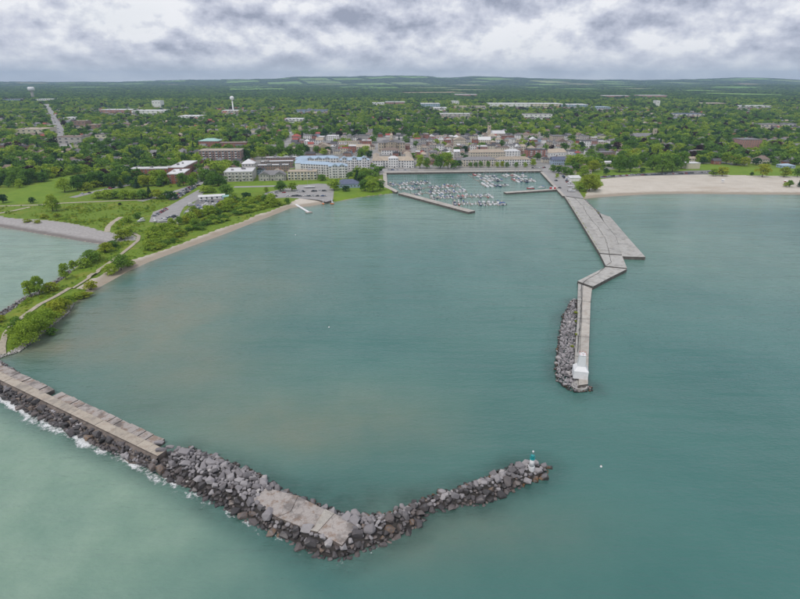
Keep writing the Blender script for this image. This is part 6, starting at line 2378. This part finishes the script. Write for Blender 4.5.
pontoon((389, 184.6), (430, 182.6), 'floating timber dock, northmost of the packed western berths', 'on the dock nearest the basin corner', 'boats in the western berths', 9)
pontoon((399, 188.8), (461, 186.0), 'floating timber dock through the middle of the western berths', 'on the second western dock', 'boats in the western berths', 9)
pontoon((412, 193.6), (466, 190.6), 'floating timber dock just inside the sheltering arm', 'on the third western dock', 'boats in the western berths', 9)
pontoon((430, 197.4), (491, 196.0), 'floating timber dock reaching furthest into the basin', 'on the long fourth dock', 'boats in the western berths', 9)
pontoon((452, 203.2), (505, 203.6), 'floating timber dock by the end of the sheltering arm', 'on the dock at the arm end', 'boats in the western berths', 10)
pontoon((470, 176.0), (492, 175.4), 'floating timber dock close under the north quay', 'on the dock under the north quay', 'yachts in the eastern berths', 13, mix=0.6)
pontoon((476, 180.2), (500, 179.4), 'floating timber dock, middle of the big-yacht berths', 'in the middle big-yacht berths', 'yachts in the eastern berths', 13, mix=0.6)
pontoon((482, 185.0), (507, 184.4), 'floating timber dock, outermost of the big-yacht berths', 'in the outer big-yacht berths', 'yachts in the eastern berths', 13, mix=0.5)
pontoon((503, 176.2), (526, 175.8), 'floating timber dock near the pier road end', 'on the dock near the pier road', 'yachts in the eastern berths', 12, mix=0.5)
pontoon((513, 180.6), (535, 180.2), 'floating timber dock before the finger pier', 'on the dock before the finger pier', 'yachts in the eastern berths', 12, mix=0.5)
x, y = P(532, 190.2, 0)
boat(x, y + 9, 0, 1.5, 'motor', 9.0, 'boat_red', 'boat_white', 'tied to the pale finger pier', 'boats at the finger pier')
x, y = P(543, 189.4, 0)
boat(x, y + 9, 0, 1.6, 'motor', 9.0, 'boat_white', 'canvas_blue', 'tied to the pale finger pier', 'boats at the finger pier')
x, y = P(499, 205, 0)
boat(x, y, 0, 1.45, 'motor', 14.0, 'boat_white', 'canvas_blue', 'lying outermost', 'boats at the arm end')
# boats laid up ashore in the yard and by the pier road
YARD = [(186 + 2.6 * q + (q % 3) * 1.1, 217.5 - 1.15 * q, 6.0 if q % 2 else 7.5, 'motor' if q % 4 else 'sail', 'in the long row of the boat yard') for q in range(12)]
for (px, py, L, kind, where) in YARD + [(141, 222, 7.5, 'motor', 'on land at the boat yard corner'), (155, 222, 7.5, 'motor', 'on land at the boat yard corner'), (163, 222, 9.0, 'motor', 'on land at the boat yard corner'),
                                 (189, 213, 7.5, 'motor', 'laid up in the boat yard'), (193, 211, 7.5, 'sail', 'laid up in the boat yard'), (200, 208, 7.5, 'motor', 'laid up in the boat yard'), (205, 206, 7.5, 'motor', 'laid up in the boat yard'),
                                 (192, 206, 7.5, 'motor', 'laid up in the boat yard'), (228, 204, 7.5, 'motor', 'laid up under the yard trees'), (309, 188, 14.0, 'sail', 'laid up on the park lawn strip'), (572, 192, 9.0, 'motor', 'ashore beside the pier road'),
                                 (569, 184, 7.5, 'motor', 'ashore beside the pier road'), (571, 187, 9.0, 'sail', 'ashore beside the pier road'), (574, 189, 7.5, 'sail', 'ashore beside the pier road'), (567, 181, 7.5, 'motor', 'ashore beside the pier road')]:
    x, y, z = G(px, py)
    t = boat(x, y, z + 0.75, rb.uniform(0, 6.28), kind, L, 'boat_white', rb.choice(['canvas_blue', 'boat_white', 'boat_white']), where, 'boats laid up ashore')
    for q in (-0.3, 0.1):
        mb = MB()
        mb.box(-L * 0.14, L * 0.14, q * L, q * L + 0.4, -0.75, -0.2, 'timber_deck')
        obj('cradle', mb.mesh('cradle'), t)

# ------------------------------------------------------------------ cars
CARS = {}


def car_parts(mat, van):
    mb = MB()
    h1, h2 = (0.95, 1.9) if van else (0.85, 1.45)
    mb.rings([[(-0.86, -2.1, 0.3), (0.86, -2.1, 0.3), (0.86, 2.1, 0.3), (-0.86, 2.1, 0.3)], [(-0.9, -2.2, 0.6), (0.9, -2.2, 0.6), (0.9, 2.2, 0.6), (-0.9, 2.2, 0.6)], [(-0.84, -2.1, h1), (0.84, -2.1, h1), (0.84, 2.1, h1 - 0.12), (-0.84, 2.1, h1 - 0.12)]], mat)
    r0 = -1.95 if van else -1.5
    mb.rings([[(-0.7, r0 + 0.25, h2 - 0.03), (0.7, r0 + 0.25, h2 - 0.03), (0.7, 0.55, h2 - 0.03), (-0.7, 0.55, h2 - 0.03)], [(-0.66, r0 + 0.3, h2 + 0.03), (0.66, r0 + 0.3, h2 + 0.03), (0.66, 0.45, h2 + 0.03), (-0.66, 0.45, h2 + 0.03)]], mat)
    body = mb.mesh('body')
    mb = MB()
    mb.rings([[(-0.8, r0, h1 - 0.01), (0.8, r0, h1 - 0.01), (0.8, 1.15, h1 - 0.05), (-0.8, 1.15, h1 - 0.05)], [(-0.69, r0 + 0.25, h2 - 0.031), (0.69, r0 + 0.25, h2 - 0.031), (0.69, 0.55, h2 - 0.031), (-0.69, 0.55, h2 - 0.031)]], 'glass')
    gl = mb.mesh('windows')
    mb = MB()
    mb.rings([[(q, 0.33 * math.cos(a * math.pi / 4), 0.33 + 0.33 * math.sin(a * math.pi / 4)) for a in range(8)] for q in (-0.1, 0.1)], 'tyre')
    return body, gl, mb.mesh('wheel')


CN = {'car_white': 'white', 'car_silver': 'silver', 'car_black': 'black', 'car_red': 'red', 'car_blue': 'blue', 'car_grey': 'grey'}


def car(x, y, z, rz, where, group):
    m = rb.choices(list(CN), [5, 4, 4, 2, 2, 4])[0]
    van = rb.random() < 0.35
    if (m, van) not in CARS:
        CARS[(m, van)] = car_parts(m, van)
    b, g, w = CARS[(m, van)]
    t = thing('car', '%s %s %s' % (CN[m], 'van' if van else 'car', where), 'van' if van else 'car', (x, y, z), rz, group)
    obj('body', b, t)
    obj('windows', g, t)
    for sx in (-0.8, 0.8):
        for sy in (-1.35, 1.35):
            obj('wheel', w, t, (sx, sy, 0))


def car_row(pa, pb, n, where, group, ang=None, fill=0.8, lift=0.08):
    a, b = Vector(G(*pa)[:2]), Vector(G(*pb)[:2])
    d = b - a
    base = math.atan2(d.y, d.x) if ang is None else ang
    for k in range(n):
        if rb.random() > fill:
            continue
        p = a + d * ((k + 0.5) / n)
        car(p.x, p.y, H(p.x, p.y) + lift, base + rb.choice([0, math.pi]) + rb.uniform(-0.04, 0.04), where, group)


car_row((172, 198), (197, 183.5), 26, 'parked in the lot below the brick apartments', 'cars by the brick apartments')
car_row((176, 199), (200, 185), 24, 'parked along the outer row below the brick apartments', 'cars by the brick apartments')
car_row((153, 217), (168, 208.5), 10, 'parked in the boat yard approach', 'cars in the boat yard')
car_row((160, 221), (178, 216), 8, 'parked beside the shoreline thicket', 'cars in the boat yard')
car_row((200, 201.5), (232, 202.5), 14, 'parked behind the white yard shed', 'cars in the boat yard', fill=0.6)
car_row((272, 196.5), (326, 196.3), 22, 'parked by the swimming beach', 'cars by the swimming beach', math.pi / 2, 0.5)
car_row((268, 193.5), (326, 191), 24, 'parked in the second row by the swimming beach', 'cars by the swimming beach', math.pi / 2, 0.45)
car_row((384, 170.2), (408, 170.2), 12, 'parked before the symmetrical condominium', 'cars by the basin', math.pi / 2, 0.7)
car_row((532, 168.2), (545, 168), 8, 'parked at the head of the pier road', 'cars by the basin', math.pi / 2, 0.8)
car_row((563, 176), (568, 183), 7, 'parked on the pier road by the shrubs', 'cars on the pier road', None, 0.8)
car_row((602, 177.2), (640, 174.8), 26, 'parked along the western end of the beach', 'cars along the beach', math.pi / 2, 0.7)
car_row((640, 175.4), (690, 173.6), 32, 'parked along the beach under the big trees', 'cars along the beach', math.pi / 2, 0.75)
car_row((690, 173.4), (718, 172.2), 18, 'parked by the white beach pavilion', 'cars along the beach', math.pi / 2, 0.7)
car_row((366, 178), (374, 160), 14, 'parked on the street leading to the town hall', 'cars on the town hall street', None, 0.5, 0.16)
car_row((76, 196), (118, 187.2), 18, 'parked on the lane beside the western field', 'cars on the western lane', None, 0.4, 0.16)
car_row((61, 136), (51, 113), 16, 'driving on the wide diagonal road', 'cars on the diagonal road', None, 0.5, 0.2)
for (px, py, m) in ((559.5, 188.3, 'car_red'), (556, 181, 'car_black')):
    x, y, z = G(px, py)
    car(x, y, 2.2, 0.7, 'alone on the pier road edge', 'cars on the pier road')

# ------------------------------------------------------------------ small things by the water


def small_things():
    # red and white containers at the finger pier root
    for k, (px, m, nm) in enumerate(((551.5, 'red_paint', 'red'), (553.7, 'white_paint', 'white'), (555.5, 'red_paint', 'red'))):
        x, y = P(px, 189.3, 2.0)
        t = thing('storage_box', ['red storage locker at the finger pier root, next to open water', 'white storage locker between two red ones at the finger pier root', 'red storage locker at the finger pier root, next to the road'][k], 'locker', (x, y + 4, 1.9))
        mb = MB()
        mb.box(-1.1, 1.1, -1, 1, 0, 2.2, m)
        obj('body', mb.mesh('body'), t)
        mb = MB()
        mb.box(-1.2, 1.2, -1.1, 1.1, 2.2, 2.35, 'roof_white')
        obj('lid', mb.mesh('lid'), t)
    # slanting floating dock off the swimming beach
    a, b = Vector(P(293, 202.5, 0.8)), Vector(P(308.5, 212, 0.5))
    d = b - a
    t = thing('floating_dock', 'narrow pale floating dock slanting out from the swimming beach', 'dock', (a.x, a.y, 0), math.atan2(d.y, d.x))
    L = d.length
    for k in range(6):
        mb = MB()
        mb.box(L * k / 6 + 0.1, L * (k + 1) / 6 - 0.1, -1.2, 1.2, 0.15, 0.75, 'white_paint')
        obj('float', mb.mesh('float'), t)
    mb = MB()
    mb.box(L - 2, L + 3.5, -3, 3, 0.12, 0.7, 'timber_deck')
    obj('end_platform', mb.mesh('end_platform'), t)
    # two little sailing dinghies pulled up at the ramp
    for k, px in enumerate((323, 332)):
        x, y = P(px, 203.6, 0.6)
        t = thing('dinghy', ['orange sailing dinghy with white sail at the slipway, beach side', 'orange sailing dinghy with white sail at the slipway, lawn side'][k], 'dinghy', (x, y, 0.35), 0.4 + k)
        obj('hull', hull_mesh(4.2, 1.6, 0.6, 'orange_paint'), t)
        mb = MB()
        mb.tube((0, 0.5, 0.5), (0, 0.5, 6.4), 0.06, 0.04, 'aluminium')
        obj('mast', mb.mesh('mast'), t)
        mb = MB()
        mb.add([(0.03, 0.4, 1.2), (0.03, -1.7, 1.2), (0.2, -0.6, 3.2), (0.03, 0.42, 6.2), (-0.03, 0.4, 1.2), (-0.03, -1.7, 1.2), (0.14, -0.6, 3.2), (-0.03, 0.42, 6.2)], [(0, 1, 2), (0, 2, 3), (6, 5, 4), (7, 6, 4)], 'white_paint')
        obj('sail', mb.mesh('sail'), t)
    # mooring buoys
    for px, py, lab in ((329, 327.5, 'white mooring buoy alone in the middle of the harbour'), (601, 467, 'white buoy floating off the beacon'), (295.5, 235, 'white buoy off the sandy inner shore')):
        x, y = P(px, py)
        t = thing('buoy', lab, 'buoy', (x, y, 0), 0.0, None, 0.65)
        mb = MB()
        mb.lathe([(0.15, -0.4), (0.5, -0.1), (0.6, 0.25), (0.45, 0.6), (0.12, 0.8)], 'white_paint', 12)
        obj('float', mb.mesh('float', True), t)
        mb = MB()
        mb.lathe([(0.06, 0.8), (0.06, 1.1), (0.12, 1.15), (0.02, 1.25)], 'orange_paint', 8)
        obj('ring_post', mb.mesh('ring_post'), t)
    # life-guard stands and a shade on the sand
    for k, (px, py) in enumerate(((722.5, 183), (785, 184.2))):
        x, y, z = G(px, py)
        t = thing('lifeguard_stand', ['white lifeguard stand on the sand below the yellow-green park trees', 'white and red lifeguard stand on the far stretch of sand'][k], 'lifeguard stand', (x, y, z))
        for sx in (-1.2, 1.2):
            for sy in (-1, 1):
                mb = MB()
                mb.tube((sx * 1.2, sy * 1.2, -0.3), (sx * 0.8, sy * 0.8, 2.4), 0.1, 0.1, 'white_paint')
                obj('leg', mb.mesh('leg'), t)
        mb = MB()
        mb.box(-1.4, 1.4, -1.2, 1.2, 2.4, 2.55, 'white_paint')
        mb.box(-1.4, 1.4, 1.0, 1.2, 2.55, 3.5, 'red_paint' if k else 'white_paint')
        obj('seat', mb.mesh('seat'), t)
        mb = MB()
        mb.rings([[(-1.7, -1.5, 4.4), (1.7, -1.5, 4.4), (1.7, 1.5, 4.4), (-1.7, 1.5, 4.4)], [(-0.1, -0.1, 5.1), (0.1, -0.1, 5.1), (0.1, 0.1, 5.1), (-0.1, 0.1, 5.1)]], 'white_paint')
        for sx in (-1.3, 1.3):
            mb.tube((sx, 1.1, 2.5), (sx, 1.1, 4.45), 0.06, 0.06, 'white_paint')
        obj('canopy', mb.mesh('canopy'), t)
    # stone facing of the spit
    t = thing('revetment', 'dark boulders facing the outer shore of the green spit', 'rocks')
    ps = [P(a, b) for a, b in [(-20, 331), (0, 320), (24, 304), (41, 295.5), (62, 281), (72, 273), (69, 271), (60, 278), (41, 291), (24, 298), (0, 313), (-20, 324)]]
    lay_rocks(t, darts(ps, 0.5, 1.15, 9000, 61), lambda a, b: 0.35, 62, 180)
    t = thing('stone_bank', 'pale broken stones along the inner tip of the spit', 'rocks')
    ps = [P(a, b) for a, b in [(-15, 362), (0, 358.5), (19, 352.5), (33, 342), (49, 329), (68, 314), (74, 304), (72, 301), (64, 310), (46, 325), (30, 338), (16, 347), (0, 351), (-15, 356)]]
    pp = darts(ps, 0.35, 0.75, 26000, 63)
    lay_rocks(t, pp, lambda a, b: 0.4, 64, 250)
    for o in t.children:
        for s in o.material_slots:
            s.link = 'OBJECT'
            s.material = MATS['pale_stone']
    # weeds growing on the arm ledge of the pier
    fringe = [(lerp2((567, 199), (599, 252), (q + rb.random()) / 26)) for q in range(26)]
    for k, (px, py) in enumerate([(a + 0.9, b, ) for a, b in fringe] + [(575.5, 313), (575.5, 322), (576, 335), (572, 347), (583, 201), (588, 206), (592, 210), (590, 207), (595, 211), (598, 213.5)]):
        zz = 2.25 if k < 26 else 1.4
        x, y = P(px, py, zz)
        tree(x, y, zz, rb.uniform(0.3, 0.7) if k < 26 else 1.2, rb.uniform(1.2, 2.6), 'yellow', 'shrub', 'edging the deck' if k < 26 else 'sprouting from the ledge', 'weeds on the pier', 520, 'weed')


small_things()

# ------------------------------------------------------------------ haze
mb = MB()
mb.box(-14200, 14200, -3800, 15600, -4.2, 330, 'rock_core')
hz_me = mb.mesh('haze')
hz_me.materials.clear()
hm = bpy.data.materials.new('haze')
hm.use_nodes = True
ht = hm.node_tree
ht.nodes.clear()
ho = N(ht, 'ShaderNodeOutputMaterial')
hv = N(ht, 'ShaderNodeVolumePrincipled')
hv.inputs['Color'].default_value = (0.56, 0.77, 1.0, 1)
hv.inputs['Density'].default_value = 0.00007
hv.inputs['Anisotropy'].default_value = 0.0
ht.links.new(hv.outputs[0], ho.inputs['Volume'])
hz_me.materials.append(hm)
tag(obj('haze', hz_me), 'thin bluish air over lake and land', 'haze', None, 'stuff')
